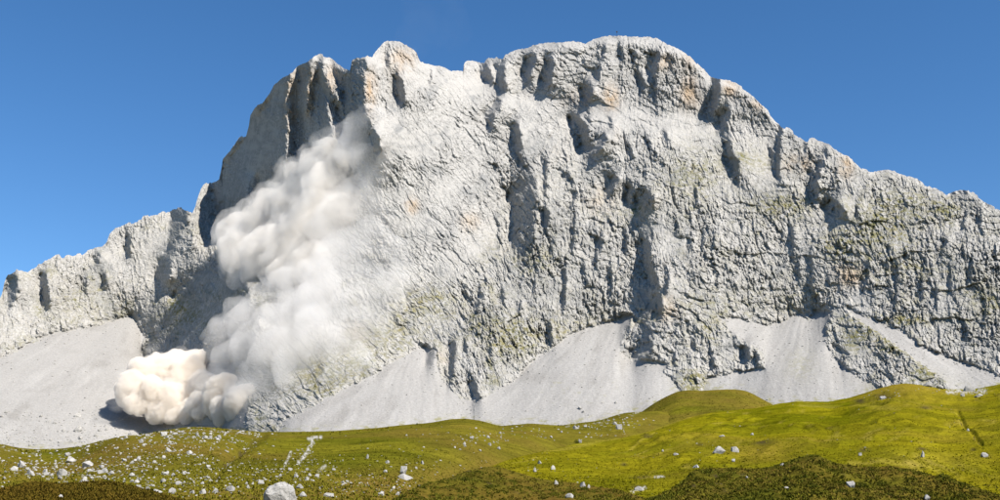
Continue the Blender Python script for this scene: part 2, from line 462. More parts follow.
# general lie of the face (broad, weak)
BROAD = [
 ([(505, 50), (600, 36), (690, 56), (770, 112), (772, 128), (720, 116), (640, 112), (590, 114), (548, 96), (505, 92)], 0.0, 0.8, 77),       # summit wall
 ([(422, 64), (470, 74), (505, 92), (590, 116), (690, 118), (770, 140), (800, 180), (790, 196), (700, 152), (600, 132), (540, 112), (490, 104), (430, 86)], 0.3, 0.8, 47),   # bright ledge below it
 ([(380, 70), (424, 70), (480, 120), (515, 190), (508, 250), (470, 300), (400, 340), (380, 240)], 0.45, 0.7, 63),                       # slabs
 ([(540, 100), (640, 118), (690, 200), (640, 250), (650, 310), (560, 350), (520, 320), (538, 250)], 0.15, 0.7, 62),
 ([(690, 130), (800, 195), (830, 240), (700, 240)], 0.35, 0.5, 52),
 ([(800, 250), (840, 246), (900, 252), (960, 262), (1060, 262), (1060, 322), (940, 316), (860, 308), (805, 304)], 0.40, 0.6, 60),                                                              # pillared wall on the right
 ([(850, 175), (1060, 215), (1060, 255), (850, 240)], 0.25, 0.6, 50),
 ([(440, 330), (470, 300), (545, 320), (560, 345), (520, 376), (474, 402), (446, 384)], 0.0, 1.0, 60),
 ([(640, 300), (700, 310), (760, 350), (765, 368), (700, 388), (660, 380), (640, 360)], 0.2, 1.0, 58),
 ([(830, 318), (870, 326), (930, 372), (884, 390), (840, 362)], 0.35, 1.0, 50),
 ([(262, 300), (420, 300), (420, 348), (350, 388), (276, 432), (250, 425)], 0.15, 0.35, 56),
]

# ------------------------------------------------------------------ solve the depth of the mountain from the lie of its facets
U0, U1, V0, V1 = -70.0, 1072.0, 20.0, 484.0
ridge_f = line(RIDGE); crest_f = line(CREST)

def scree_sd(u, v):
    s = np.full(u.shape, -1e9)
    for p in SCREE.values():
        s = np.maximum(s, sdf_poly(u, v, p))
    return s

def solve_depth():
    L = None
    for step in (12.0, 6.0, 3.0, 1.5):
        us = np.arange(U0, U1 + .1, step); vs_ = np.arange(V0, V1 + .1, step)
        u, v = np.meshgrid(us, vs_)
        a, t = ray(u, v)
        slope = np.full(u.shape, 54.0); m = 0.12 + 0.30 * smooth(560, 800, u); wu = np.full(u.shape, 0.45); wv = np.full(u.shape, 0.55)
        ju = u + 2.6 * perlin(u / 7, v / 7, 301) + 1.6 * perlin(u / 3.5, v / 3.5, 302); jv = v + 3.5 * perlin(u / 6, v / 6, 303)
        for pts, mm, w, s in BROAD:
            k = in_poly(ju, jv, pts)
            slope[k] = s; m[k] = mm; wu[k] = np.maximum(wu[k], 0.5 * w); wv[k] = w
        # slight swell of the whole relief, so that big ribs and bays alternate
        sw = perlin(u / 95, v / 190, 3) + 0.5 * perlin(u / 42, v / 95, 4)
        m += 0.15 * sw
        sd = scree_sd(u, v)
        sc = sd > 0
        slope[sc] = np.interp(u[sc], [220, 290], [30.0, 34.0]); wv[sc] = 3.0; m[sc] = 0; wu[sc] = 0.25
        near = (v - ridge_f(u) < 7) & (u > 420)
        slope[near] = 46; wv[near] = 1.0
        for kind, pts, r, mm, w, s in F:
            k = in_poly(ju, jv, pts) if kind == 'p' else (seg_dist(ju, jv, pts) < max(r, step * 0.6))
            m[k] = mm; wu[k] = w
            if s:
                slope[k] = s; wv[k] = w * 0.6
        tt = np.tan(np.radians(slope))
        gv_t = 1.0 / np.maximum(tt - t, 0.28)
        above = v < ridge_f(u) - 2
        wv[above] = 0.05; wu[above] = 0.02
        dt = np.diff(t, axis=0); da = np.diff(a, axis=1)
        gv = 0.5 * (gv_t[1:] + gv_t[:-1]) * dt
        gu = 0.5 * (m[:, 1:] + m[:, :-1]) * da
        Wv = np.minimum(wv[1:], wv[:-1]); Wu = 0.5 * (wu[:, 1:] + wu[:, :-1])
        base = np.log(np.interp(u[-1], [-70, 205, 275, 1070], [1040, 1020, 780, 760]))
        anc = np.zeros(u.shape)
        anc[-1] = 5.0
        if L is None:
            L = np.tile(base, (len(vs_), 1)) + (1 - np.linspace(0, 1, len(vs_)))[:, None] * 0.35
        else:
            px, py = prev
            L = bilinear(L, (u - U0) / px, (v - V0) / py)
        def A(x):
            y = anc * x
            d = Wv * (x[1:] - x[:-1]); y[1:] += d; y[:-1] -= d
            d = Wu * (x[:, 1:] - x[:, :-1]); y[:, 1:] += d; y[:, :-1] -= d
            return y
        b = anc * base[None, :]
        d = Wv * gv; b[1:] += d; b[:-1] -= d
        d = Wu * gu; b[:, 1:] += d; b[:, :-1] -= d
        r_ = b - A(L); p = r_.copy(); rs = (r_ * r_).sum()
        for it in range(500 if step > 1.6 else 260):
            Ap = A(p); al = rs / ((p * Ap).sum() + 1e-30)
            L = L + al * p; r_ = r_ - al * Ap
            rn = (r_ * r_).sum()
            if rn < 1e-16:
                break
            p = r_ + (rn / rs) * p; rs = rn
        prev = (step, step)
    return L, step

LG, LSTEP = solve_depth()
def depth_smooth(u, v):
    return np.exp(bilinear(LG, (np.asarray(u, float) - U0) / LSTEP, (np.asarray(v, float) - V0) / LSTEP))

# ------------------------------------------------------------------ the mountain mesh
def blob(u, v, cu, cv, ru, rv):
    return np.exp(-(((u - cu) / ru) ** 2 + ((v - cv) / rv) ** 2))

VROW = []
def build_mountain():
    NC, NR = 1500, 445
    us = np.linspace(-62, 1064, NC)
    top = ridge_f(us) + 1.4 * fbm(us / 6.0, us * 0 + 0.3, 3, 11) + 1.1 * ridged(us / 3.1, us * 0 + 7.3, 2, 12) * np.clip(0.6 + perlin(us / 25, us * 0 + 2.1, 13), 0.2, 1.4)
    top += 2.6 * (cells(us / 5.5, us * 0 + 0.5, 14)[2] - 0.5) * np.clip(0.6 + 1.2 * perlin(us / 30, us * 0 + 5.1, 15), 0, 1.3)
    bot = crest_f(us) + 16
    s = np.linspace(0, 1, NR)
    k_ = np.linspace(-2.5, 2.5, 21); g_ = np.exp(-0.5 * k_ * k_); g_ /= g_.sum()
    tops = sum(gi * ridge_f(us + ki * 9) for gi, ki in zip(g_, k_))
    v = tops[None, :] + (bot - tops)[None, :] * s[:, None] + (top - tops)[None, :] * ((1 - s) ** 10)[:, None]
    VROW.append(v)
    u = np.broadcast_to(us[None, :], v.shape).copy()
    sd = scree_sd(u, v) + 4.0 * fbm(u / 12, v / 12, 4, 21) + 1.5 * perlin(u / 3, v / 3, 22)
    rock = smooth(-1.0, 2.5, -sd)                     # 1 on rock, 0 on scree
    hr = v - ridge_f(u)                               # pixels below the ridge
    edge = smooth(0.0, 5.0, hr)
    r = depth_smooth(u, v)
    # roughness of the rock, region by region
    R = 0.85 + 0.75 * perlin(u / 46, v / 40, 31) + 0.35 * perlin(u / 19, v / 17, 32)
    R -= 0.40 * smooth(1, 0, seg_dist(u, v, [(410, 110), (440, 190), (430, 270)]) / 75)       # smooth slabs
    R -= 0.45 * smooth(1, 0, seg_dist(u, v, [(420, 75), (560, 112), (700, 128), (770, 160)]) / 22)
    R += 0.10 * smooth(1, 0, seg_dist(u, v, [(560, 200), (580, 290), (500, 330)]) / 70)
    R += 0.0 * smooth(1, 0, seg_dist(u, v, [(840, 280), (1000, 290)]) / 50)
    R -= 0.30 * smooth(1, 0, seg_dist(u, v, [(235, 190), (262, 130), (300, 100)]) / 40)
    R = np.clip(R, 0.22, 1.8)
    # domain warp
    wx = u + 4 * fbm(u / 34, v / 40, 3, 41) + 1.0 * perlin(u / 8, v / 8, 42)
    wy = v + 5 * fbm(u / 38, v / 34, 3, 43) + 1.0 * perlin(u / 8, v / 8, 44)
    lean = np.interp(u, [-60, 250, 430, 620, 760, 1060], [0.1, 0.12, 0.62, 0.05, 0.28, 0.12])
    wx = wx - lean * (wy - 230)
    # bedding: tilted down to the right on the slabs, nearly level on the right
    dip = np.interp(u, [-60, 350, 480, 560, 700, 860, 1060], [-0.2, 0.50, 0.66, 0.40, 0.40, 0.34, 0.26])
    D = np.zeros(u.shape)                             # metres, positive = towards the camera
    big = 1.2 * ridged(wx / 62, wy / 110, 2, 51, 0.5)
    fl = np.clip(0.6 + 1.1 * fbm(u / 60, v / 60, 2, 55), 0.15, 1.5)
    mid = 1.0 * fl * ridged((wx + 0.5 * big) / 24, wy / 40, 2, 52, 0.5)
    sk = wx + 0.4 * big + 0.4 * mid                      # crests lean left, so that ribs break off steeply on their shaded side
    D += big + mid + 1.5 * fl * ridged(sk / 10.5, wy / 25, 2, 53, 0.6)
    # fractured blocks at every size: each a tilted facet with a step to its neighbours
    for sx, sy, amp, seed in ((44, 52, 2.2, 60), (20, 23, 1.5, 61), (9.6, 10.5, 1.9, 62), (5.0, 5.4, 2.6, 63), (2.8, 3.0, 2.3, 64)):
        f1, f2, ra, rb, rc, ox, oy = cells(sk / sx + 0.2 * wy / sy, wy / sy - 0.25 * sk / sx, seed, 0.98)
        D += amp * ((ra - 0.5) * 0.95 + (rb - 0.64) * ox * 2.4 + (rc - 0.60) * oy * 1.7)
    sk2 = sk
    crag = np.clip(0.22 + 0.35 * perlin(u / 40, v / 36, 181) + 0.40 * smooth(1, 0, seg_dist(u, v, [(560, 200), (600, 270), (500, 330)]) / 75) + 0.25 * smooth(1, 0, seg_dist(u, v, [(830, 285), (1000, 290)]) / 60)
                   + 0.3 * smooth(1, 0, seg_dist(u, v, [(0, 290), (120, 260), (200, 230)]) / 45) + 0.2 * smooth(1, 0, seg_dist(u, v, [(700, 230), (780, 260)]) / 60) + 0.2 * smooth(1, 0, seg_dist(u, v, [(660, 350), (740, 360)]) / 40) - 0.3 * smooth(1, 0, seg_dist(u, v, [(410, 110), (440, 190), (420, 260)]) / 80), 0.03, 0.8)
    FLK = 2.6 * flakes(sk / 17 + 5, wy / 24, 191, crag * 0.5) + 3.0 * flakes(sk / 9.5, wy / 14, 192, crag * 0.8) + 3.3 * flakes(sk / 5.4, wy / 8, 193, crag * 1.3) + 2.2 * flakes(sk / 3.3, wy / 4.8, 194, crag * 1.5)
    # beds: ledges and short cliffs, roughly parallel to the skyline on the right, dipping with the slabs in the middle
    BED = np.zeros(u.shape)
    for lam, amp, seed in ((34, 4.6, 70), (17, 3.6, 71), (8, 2.0, 72)):
        q = (wy - dip * u + 11 * fbm(u / 46, v / 46, 4, seed)) / lam
        k = np.floor(q); fr = q - k
        st = 0.35 + 0.65 * ((_hash(k, np.floor(u / (lam * 2.2) + 0.7 * k), seed) & 255) / 255)
        BED += amp * st * (np.minimum(fr / 0.93, (1 - fr) / 0.07) - 0.5) * np.clip(0.2 + 1.5 * perlin(u / 48, v / 30, seed + 3), 0.0, 1.2)
    D += 0.5 * ridged(sk2 / 2.2, wy / 3.8, 2, 82)
    # clefts and chimneys in patches
    for lx, ly, dep, seed in ((26, 62, 5.0, 171), (15, 34, 3.4, 172), (9, 17, 2.4, 173)):
        n_ = np.abs(perlin(sk / lx, wy / ly, seed))
        D -= dep * smooth(0.10, 0.02, n_) * smooth(0.0, 0.35, perlin(u / 38 + 9, v / 45, seed + 4))
    D = 0.48 * R * D + 0.68 * (0.15 + 0.85 * R) * FLK + 0.75 * BED * smooth(270, 400, u + 0.3 * v) * (1 - 0.62 * smooth(1, 0, seg_dist(u, v, [(400, 110), (430, 200), (380, 320)]) / 95))
    # the authored dark clefts get an extra notch so that they stay crisp
    notch = np.zeros(u.shape)
    for kind, pts, rr, mm, w, s_ in F:
        if kind == 's' and mm < -2:
            cu = np.array(pts)
            lo, hi = cu.min(0) - 18, cu.max(0) + 18
            k = np.where((u > lo[0]) & (u < hi[0]) & (v > lo[1]) & (v < hi[1]))
            if len(k[0]):
                dd = seg_dist(u[k] + 1.6 * perlin(u[k] / 4, v[k] / 4, 91), v[k] + 1.6 * perlin(u[k] / 4, v[k] / 4, 92), pts)
                notch[k] = np.maximum(notch[k], smooth(rr * 1.15, rr * 0.35, dd) * rr * (0.95 if rr >= 3.2 else 1.1))
    D = D * (1 - 0.35 * np.clip(notch / 4, 0, 1)) - notch
    D *= rock * (0.4 + 0.6 * edge)
    # scree: gently fluted, running out below the gullies
    ang = np.zeros(u.shape); best = np.full(u.shape, -1e9)
    for key, (ua, va) in (('left', (210, 250)), ('fan_a', (434, 318)), ('fan_b', (640, 290)), ('fan_c', (819, 285)), ('strip', (800, 270))):
        q = sdf_poly(u, v, SCREE[key]); k = q > best
        ang = np.where(k, 85 * (u - ua) / np.maximum(v - va + 25, 8) + ua, ang); best = np.maximum(best, q)
    ang = ang + 5 * fbm(u / 40, v / 30, 3, 105)
    flow = 1.1 * fbm(ang / 17, v / 90, 3, 101) + 0.35 * fbm(ang / 5, v / 40, 2, 104)
    D += (1 - rock) * (flow * 1.3 + 0.25 * fbm(u / 4, v / 4, 2, 102))
    # a lip where rock stands out of the scree
    D += rock * 2.2 * smooth(14, 2, -sd) * (sd < 0) * (0.6 + 0.8 * perlin(u / 7, v / 7, 103))
    rr = r - D
    Pm = place(u, v, rr)
    # masks (what grows or lies where)
    d0 = depth_smooth(u, v)
    gx = np.gradient(rr, axis=0) / np.maximum(np.gradient(Pm[..., 2], axis=0), -1e9)
    dz = np.gradient(Pm[..., 2], axis=0); dr = np.gradient(rr, axis=0)
    flat = smooth(0.35, 1.1, np.abs(dr) / (np.abs(dz) + 0.12))
    def blur(x, n):
        for _ in range(n):
            x = (np.roll(x, 1, 0) + np.roll(x, -1, 0) + np.roll(x, 1, 1) + np.roll(x, -1, 1) + x * 2) / 6
        return x
    flat = blur(flat, 2)
    G = 0.16 + 0.30 * smooth(0.0, 0.5, fbm(u / 28, v / 22, 3, 112)) * smooth(170, 240, v)
    for cu, cv, ru, rv, a_ in [(780, 206, 26, 12, 1.2), (840, 246, 18, 14, 1.1), (690, 178, 24, 26, .7), (880, 230, 34, 32, .9), (910, 205, 30, 12, .7), (640, 215, 22, 12, .6), (515, 338, 22, 18, 1.1), (540, 260, 20, 14, .6), (430, 302, 26, 16, .7), (395, 330, 26, 22, .6),
                              (330, 370, 40, 24, .6), (90, 305, 40, 16, .6), (172, 310, 26, 18, .7), (905, 320, 26, 5, 1.3), (925, 270, 40, 12, .5), (985, 300, 24, 16, .8), (735, 300, 60, 14, .45), (705, 330, 20, 16, .4), (560, 330, 16, 14, .5), (745, 160, 26, 12, .5), (800, 300, 20, 20, .4),
                              (895, 345, 18, 9, 1.1), (925, 372, 16, 8, 1.2), (870, 330, 18, 8, 1.0), (695, 382, 12, 9, 1.6), (600, 320, 30, 10, .3), (480, 330, 14, 14, .5), (948, 215, 12, 10, .8), (850, 340, 14, 12, .5)]:
        G = G + a_ * blob(u, v, cu, cv, ru, rv)
    G *= 1 - 0.9 * smooth(1, 0, seg_dist(u, v, [(400, 60), (500, 110), (440, 220)]) / 80)
    G *= smooth(120, 190, v + 0.1 * (u - 500))
    grass = np.clip(G * 1.35 * (0.35 + 1.1 * flat) * (0.75 + 0.6 * fbm(u / 9, v / 6, 3, 111)), 0, 1) * edge
    O = np.zeros(u.shape)
    for cu, cv, ru, rv, a_ in [(611, 98, 8, 12, 1), (690, 92, 9, 14, 1), (730, 90, 8, 8, 1), (758, 105, 10, 5, .8), (798, 164, 14, 8, .9), (846, 166, 7, 10, 1), (664, 62, 12, 8, .6), (850, 276, 14, 9, .9), (412, 206, 6, 8, 1), (291, 100, 6, 30, 1), (311, 92, 5, 22, 1), (370, 92, 6, 18, 1), (332, 80, 8, 14, .7),
                              (580, 100, 14, 10, .6), (646, 205, 10, 8, .4), (402, 60, 14, 14, .6), (664, 308, 14, 12, .7), (600, 200, 12, 14, .4), (470, 222, 10, 8, .5), (840, 272, 8, 8, .6), (690, 62, 10, 10, .4), (256, 108, 8, 8, .4), (440, 360, 12, 12, .3), (356, 330, 14, 14, .4)]:
        O = np.maximum(O, a_ * blob(u, v, cu, cv, ru, rv))
    ochre = np.clip(O + 0.10 * smooth(0.3, 0.7, fbm(u / 30, v / 30, 3, 121)), 0, 1)
    GR = 0.85 * smooth(-0.02, 0.38, fbm(u / 30, v / 42, 4, 131))
    for cu, cv, ru, rv, a_ in [(560, 290, 50, 40, .7), (520, 300, 30, 30, .6), (640, 80, 16, 16, .8), (655, 95, 14, 14, .7), (430, 135, 22, 10, .5), (480, 360, 34, 30, .5), (860, 340, 26, 16, .8), (960, 300, 40, 40, .4), (250, 150, 40, 50, .5), (540, 70, 16, 16, .5), (955, 340, 30, 16, .6), (710, 95, 16, 16, .5), (300, 390, 30, 30, .5), (580, 125, 12, 14, .9)]:  # extra grey at chosen spots, the left flank and some clefts among them
        GR = np.maximum(GR, a_ * blob(u, v, cu, cv, ru, rv))
    du = flat * smooth(-0.2, 0.4, fbm(u / 14, v / 9, 3, 141)) * 0.7
    du = np.maximum(du, 0.8 * smooth(5, 1, seg_dist(u, v, [(512, 254), (500, 268), (485, 290), (470, 318), (448, 336), (430, 346)])))
    du = np.maximum(du, 0.6 * smooth(4, 1, seg_dist(u, v, [(812, 270), (820, 296), (824, 312)])))
    du = np.maximum(du, 0.75 * smooth(1, 0, seg_dist(u, v, [(425, 72), (520, 100), (600, 122), (700, 132), (765, 150)]) / 16) * smooth(-0.5, 0.3, fbm(u / 12, v / 8, 3, 142)))
    du = np.maximum(du, 0.95 * smooth(34, 2, -sd) * smooth(-0.25, 0.35, fbm(u / 7, v / 5, 3, 143)) * (1 - 0.7 * smooth(1, 0, seg_dist(u, v, [(460, 360), (500, 350)]) / 40)))
    du = np.maximum(du, 0.8 * smooth(0.65, 0.3, R) * smooth(-0.3, 0.3, fbm(u / 8, v / 6, 3, 144)))
    du = np.clip(du, 0, 1) * (1 - grass)
    streak = smooth(0.0, 0.5, fbm(ang / 15, v / 55, 4, 151)) * smooth(-0.4, 0.3, fbm(u / 30, v / 18, 3, 154)) * 0.9 + 0.7 * (blob(u, v, 532, 377, 26, 6) + blob(u, v, 594, 382, 5, 5) + blob(u, v, 608, 378, 4, 4)) + 0.5 * smooth(8, 0, seg_dist(u, v, [(300, 418), (400, 366)]))
    streak = np.clip(streak + 0.45 * smooth(0.1, 0.5, fbm(u / 40, v / 12, 3, 153)) * (u < 130), 0, 1)
    pale = smooth(0.05, 0.5, fbm((ang + 30) / 12, v / 50, 4, 152))
    sgrass = np.clip(0.9 * smooth(9, 0, crest_f(u) - v) * smooth(-0.05, 0.35, fbm(u / 9, v / 3.5, 3, 162)) + 1.6 * blob(u, v, 692, 382, 13, 10) + 0.5 * blob(u, v, 575, 390, 40, 14) * smooth(0.2, .5, fbm(u / 10, v / 5, 3, 161)) + 0.35 * blob(u, v, 800, 365, 14, 14) + .9 * blob(u, v, 905, 382, 30, 10), 0, 1)
    # back side
    rb = []
    for k, (dr_, dz_) in enumerate(((10, -1.0), (40, -16), (160, -150), (420, -500))):
        q = Pm[0].copy()
        a0, t0 = ray(us, top)
        q[:, 0] += dr_ * np.sin(a0); q[:, 1] += dr_ * np.cos(a0); q[:, 2] += dz_
        q[:, 2] = np.maximum(q[:, 2], -20)
        rb.append(q)
    back = np.stack(rb[::-1])
    V = np.concatenate([back, Pm], 0)
    nb = len(rb)
    ext = lambda x: np.concatenate([np.repeat(x[:1], nb, 0), x], 0)
    faces = grid_faces(NR + nb, NC)
    sdm = ext(sd)
    fsd = 0.25 * (sdm[:-1, :-1] + sdm[1:, :-1] + sdm[:-1, 1:] + sdm[1:, 1:])
    uc = ext(u)[:-1, :-1]; vc = ext(v)[:-1, :-1]
    attrs = {'ochre': ext(ochre), 'grey': ext(GR), 'grass': ext(grass), 'dust': ext(du), 'streak': ext(streak), 'pale': ext(pale)}
    sattrs = dict(attrs); sattrs['grass'] = ext(sgrass)
    return V, faces, fsd, uc, vc, attrs, sattrs, (us, top, bot, NR, Pm)

V, FACES, FSD, UC, VC, MA, SA, MG = build_mountain()
M_ROCK, M_SCREE = mat_rock(), mat_scree()

def submesh(name, mask, mat, attrs, parent=None, smooth_shade=True):
    f = FACES[mask]
    idx, inv = np.unique(f.ravel(), return_inverse=True)
    me = mesh_from(name, V.reshape(-1, 3)[idx], inv.reshape(f.shape), smooth_shade)
    for k, a in attrs.items():
        add_attr(me, k, a.reshape(-1)[idx])
    return link(name, me, mat, parent)

IS = FSD > 0
low = VC > 270
bast = [in_poly(UC, VC, p) & ~IS for p in (
    [(425, 340), (446, 332), (476, 300), (540, 322), (556, 350), (520, 378), (474, 410), (440, 390)],
    [(612, 330), (640, 312), (668, 314), (720, 322), (770, 350), (772, 374), (700, 396), (664, 385), (612, 360)],
    [(820, 312), (846, 310), (905, 352), (945, 392), (884, 400), (820, 362)])]
allb = bast[0] | bast[1] | bast[2]
mountain = submesh('mountain', ~IS & ~allb, M_ROCK, MA, None, False)
tag(mountain, 'pale grey limestone mountain with a long jagged ridge and broad summit', 'mountain', kind='structure')
for mk, lb in zip(bast, ('craggy grey rock bastion standing between two scree fans',
                         'broken rock outcrop above the grassy hillock',
                         'rock spur with a green grassy back')):
    o = submesh('rock_outcrop', mk, M_ROCK, MA, mountain, False)
    o['label'] = lb
OWN = np.zeros(UC.shape, int); OWN[IS] = np.argmax(np.stack([sdf_poly(UC[IS], VC[IS], SCREE[k]) for k in SCREE]), 0)
for key, lb in (('left', 'wide pale scree slope below the lower ridge on the left'),
                ('fan_a', 'pale scree fan right of the dust-veiled cliff foot'),
                ('fan_b', 'pale scree fan between the rock bastion and the broken outcrop'),
                ('fan_c', 'pale scree fan running down behind the bright green hill'),
                ('strip', 'narrow diagonal pale scree strip under the right hand wall')):
    own = OWN == list(SCREE).index(key)
    tag(submesh('scree_slope', IS & own, M_SCREE, SA), lb, 'scree', kind='structure')

def face_point(u, v, off=0.0):
    us, top, bot, NR, Pm = MG
    fx = np.interp(u, us, np.arange(len(us)))
    c = int(min(max(round(float(fx)), 0), len(us) - 1))
    i = int(np.abs(VROW[0][:, c] - v).argmin())
    p = Pm[i, c]
    return Vector(p) * (1 - off / float(np.hypot(p[0], p[1])))

# ------------------------------------------------------------------ meadows, nearer and nearer
def ground_sheet():
    n = 48
    rr = np.array([0.0, 6, 20, 60, 160, 400, 900, 2000, 5000])
    an = np.linspace(0, 2 * np.pi, n + 1)[:-1]
    vs_ = [(0, 0, -1.72)]
    for r in rr[1:]:
        for a in an:
            vs_.append((r * math.sin(a), r * math.cos(a), -1.72 + 0.06 * math.sin(r * 0.9 + 3 * a)))
    fs = []
    for i in range(n):
        fs.append((0, 1 + (i + 1) % n, 1 + i))
    for k in range(len(rr) - 2):
        b0, b1 = 1 + k * n, 1 + (k + 1) * n
        for i in range(n):
            j = (i + 1) % n
            fs.append((b0 + i, b0 + j, b1 + j)); fs.append((b0 + i, b1 + j, b1 + i))
    me = mesh_from('ground', np.array(vs_), np.array(fs))
    return me

SURF = {}
def soft(us, f, w=3.5):
    k = np.linspace(-2.5, 2.5, 21); g = np.exp(-0.5 * k * k); g /= g.sum()
    return sum(gi * f(us + ki * w) for gi, ki in zip(g, k))
def meadow_layer(key, name, crest, rc, rb, vb, u0, u1, mat, nu, nr, power, relief, brown, straw=None, soil=None, stone=None, label='', back=(12, 60), cat='meadow'):
    us = np.linspace(u0, u1, nu)
    cf = line(crest)
    ct = soft(us, cf)
    s = np.linspace(0, 1, nr) ** 1.15
    bot = np.maximum(ct + 2, vb if np.isscalar(vb) else soft(us, line(vb)))
    v = ct[None, :] + (bot - ct)[None, :] * s[:, None]
    u = np.broadcast_to(us, v.shape).copy()
    frac = (v - ct[None, :]) / (bot - ct)[None, :]
    irc = 1 / (soft(us, line(rc), 24) if not np.isscalar(rc) else np.full(nu, rc))
    irb = 1 / (soft(us, line(rb), 24) if not np.isscalar(rb) else np.full(nu, rb))
    r = 1 / (irc[None, :] + (irb - irc)[None, :] * frac ** power)
    x = r * (u - 500) / FPX; y = r                       # ground coordinates in metres
    P = place(u, v, r)
    dz = relief(u, v, x, y, r) * np.minimum(1, 0.25 + frac * 8)
    P[..., 2] += dz
    B = [P[0] + np.array([0, 0, 0])]
    a, t = ray(us, ct)
    bk = []
    for dr, dz_ in ((back[0], -0.6), (back[1], -back[1] * 0.35), (back[1] * 2.2, -back[1] * 1.1)):
        q = P[0].copy(); q[:, 0] += dr * np.sin(a); q[:, 1] += dr * np.cos(a); q[:, 2] += dz_
        bk.append(q)
    VV = np.concatenate([np.stack(bk[::-1]), P], 0)
    me = mesh_from(name, VV.reshape(-1, 3), grid_faces(nr + 3, nu).reshape(-1, 4))
    ext = lambda q: np.concatenate([np.repeat(q[:1], 3, 0), q], 0)
    z0 = np.zeros(u.shape)
    for nm, fn in (('brown', brown), ('straw', straw), ('soil', soil), ('stone', stone)):
        add_attr(me, nm, ext(np.clip(fn(u, v, x, y), 0, 1) if fn else z0))
    o = link(name, me, mat)
    tag(o, label, cat, kind='structure')
    SURF[key] = (us, ct, bot, nr, P)
    return o

def on(key, u, v):
    """point of a meadow surface under a pixel of the photograph"""
    us, ct, bot, nr, P = SURF[key]
    fx = float(np.interp(u, us, np.arange(len(us))))
    c = int(min(max(fx, 0), len(us) - 2)); ax = min(max(fx - c, 0), 1)
    fr = np.clip((v - ct[c]) / (bot[c] - ct[c]), 0, 1) ** (1 / 1.15) * (nr - 1)
    i = int(min(max(fr, 0), nr - 2)); ay = min(max(fr - i, 0), 1)
    p = (P[i, c] * (1 - ax) + P[i, c + 1] * ax) * (1 - ay) + (P[i + 1, c] * (1 - ax) + P[i + 1, c + 1] * ax) * ay
    return Vector(p)

ground = link('ground', ground_sheet(), mat_turf('turf_ground', (0.070, 0.072, 0.006), (0.100, 0.09, 0.01), (0.10, 0.065, 0.012), (0.08, 0.06, 0.012)))
for nm in ('brown', 'straw', 'soil', 'stone'):
    add_attr(ground.data, nm, np.full(len(ground.data.vertices), 0.4 if nm == 'brown' else 0.0))
tag(ground, 'grassy ground stretching out under the whole scene', 'ground', kind='structure')

G_FAR = mat_turf('turf_far', (0.080, 0.083, 0.006), (0.132, 0.120, 0.010), (0.100, 0.070, 0.014), (0.150, 0.108, 0.020), 0.8)
G_HILL = mat_turf('turf_bright', (0.105, 0.106, 0.003), (0.172, 0.152, 0.005), (0.150, 0.112, 0.012), (0.200, 0.150, 0.020), 0.7)
G_HEATH = mat_turf('turf_heath', (0.060, 0.062, 0.007), (0.100, 0.088, 0.010), (0.085, 0.050, 0.010), (0.120, 0.075, 0.016), 2.0)

def bumps(scale, amp, seed, oct=4):
    return lambda u, v, x, y, r: amp * fbm(x / scale, y / scale, oct, seed)

# the long rocky meadow on the left and in the middle
def rel1(u, v, x, y, r):
    d = 1.6 * fbm(x / 60, y / 60, 3, 201) + 0.55 * fbm(x / 9, y / 14, 4, 202) + 0.16 * fbm(x / 1.7, y / 2.6, 3, 203)
    d -= 2.6 * smooth(9, 0, seg_dist(u, v, [(262, 434), (240, 446), (226, 458), (216, 474)])) * 0.5
    d += 2.5 * blob(u, v, 120, 450, 60, 14) - 1.5 * blob(u, v, 60, 455, 40, 8)
    return d * np.clip(r / 260, 0.12, 1)
def br1(u, v, x, y):
    b = 0.28 + 0.6 * smooth(-0.1, 0.5, fbm(x / 40, y / 60, 4, 211)) + 0.35 * smooth(210, 120, u) * smooth(-.3, .4, fbm(x / 12, y / 20, 3, 212))
    b += 0.8 * blob(u, v, 375, 484, 50, 12) + 0.6 * blob(u, v, 480, 476, 60, 12) + 0.6 * smooth(484, 496, v)
    b -= 0.8 * blob(u, v, 350, 448, 70, 14) + 0.5 * blob(u, v, 60, 452, 26, 8)
    return b
def so1(u, v, x, y):
    d = seg_dist(u + 3 * perlin(u / 4, v / 4, 5), v, [(256, 438), (240, 447), (228, 457), (222, 466), (214, 478)])
    return 0.8 * smooth(3.5, 0.5, d) * smooth(-0.1, 0.3, fbm(u / 5, v / 4, 3, 214)) + 0.5 * smooth(0.35, 0.55, fbm(x / 5, y / 9, 3, 215)) * smooth(466, 490, v)
def sto1(u, v, x, y):
    a = smooth(2.6, 0.6, seg_dist(u, v, [(313, 440), (305, 452), (299, 461)])) + 0.9 * smooth(1.8, 0.5, seg_dist(u, v, [(291, 448), (288, 457), (285, 463)]))
    a = a + 0.8 * smooth(2.0, 0.3, seg_dist(u, v, [(308, 438), (321, 437)])) + 0.7 * smooth(2.4, 0.4, seg_dist(u, v, [(325, 465), (318, 470)])) + .6 * smooth(1.5, .3, seg_dist(u, v, [(228, 459), (240, 451)]))
    a = a * smooth(-0.35, 0.1, fbm(u / 2.5, v / 2, 2, 216))
    thin = smooth(5.0, 0.0, v - crest_f(u)) * smooth(0.1, 0.5, fbm(u / 6, v / 2.0, 3, 217)) * ((u < 260) | (u > 560))
    return np.maximum(a, 0.85 * thin)
meadow_layer('far', 'meadow', [(u, v) for u, v in CREST if u <= 636] + [(660, 411), (700, 420), (780, 430)], [(-70, 470), (200, 430), (450, 470), (620, 480), (780, 480)],
    [(-70, 62), (300, 60), (400, 66), (460, 95), (520, 150), (640, 300), (780, 420)], 535, -62, 760, G_FAR, 1050, 240, 0.75, rel1, br1, None, so1, sto1,
    'long boulder strewn meadow slope on the left and middle below the scree')

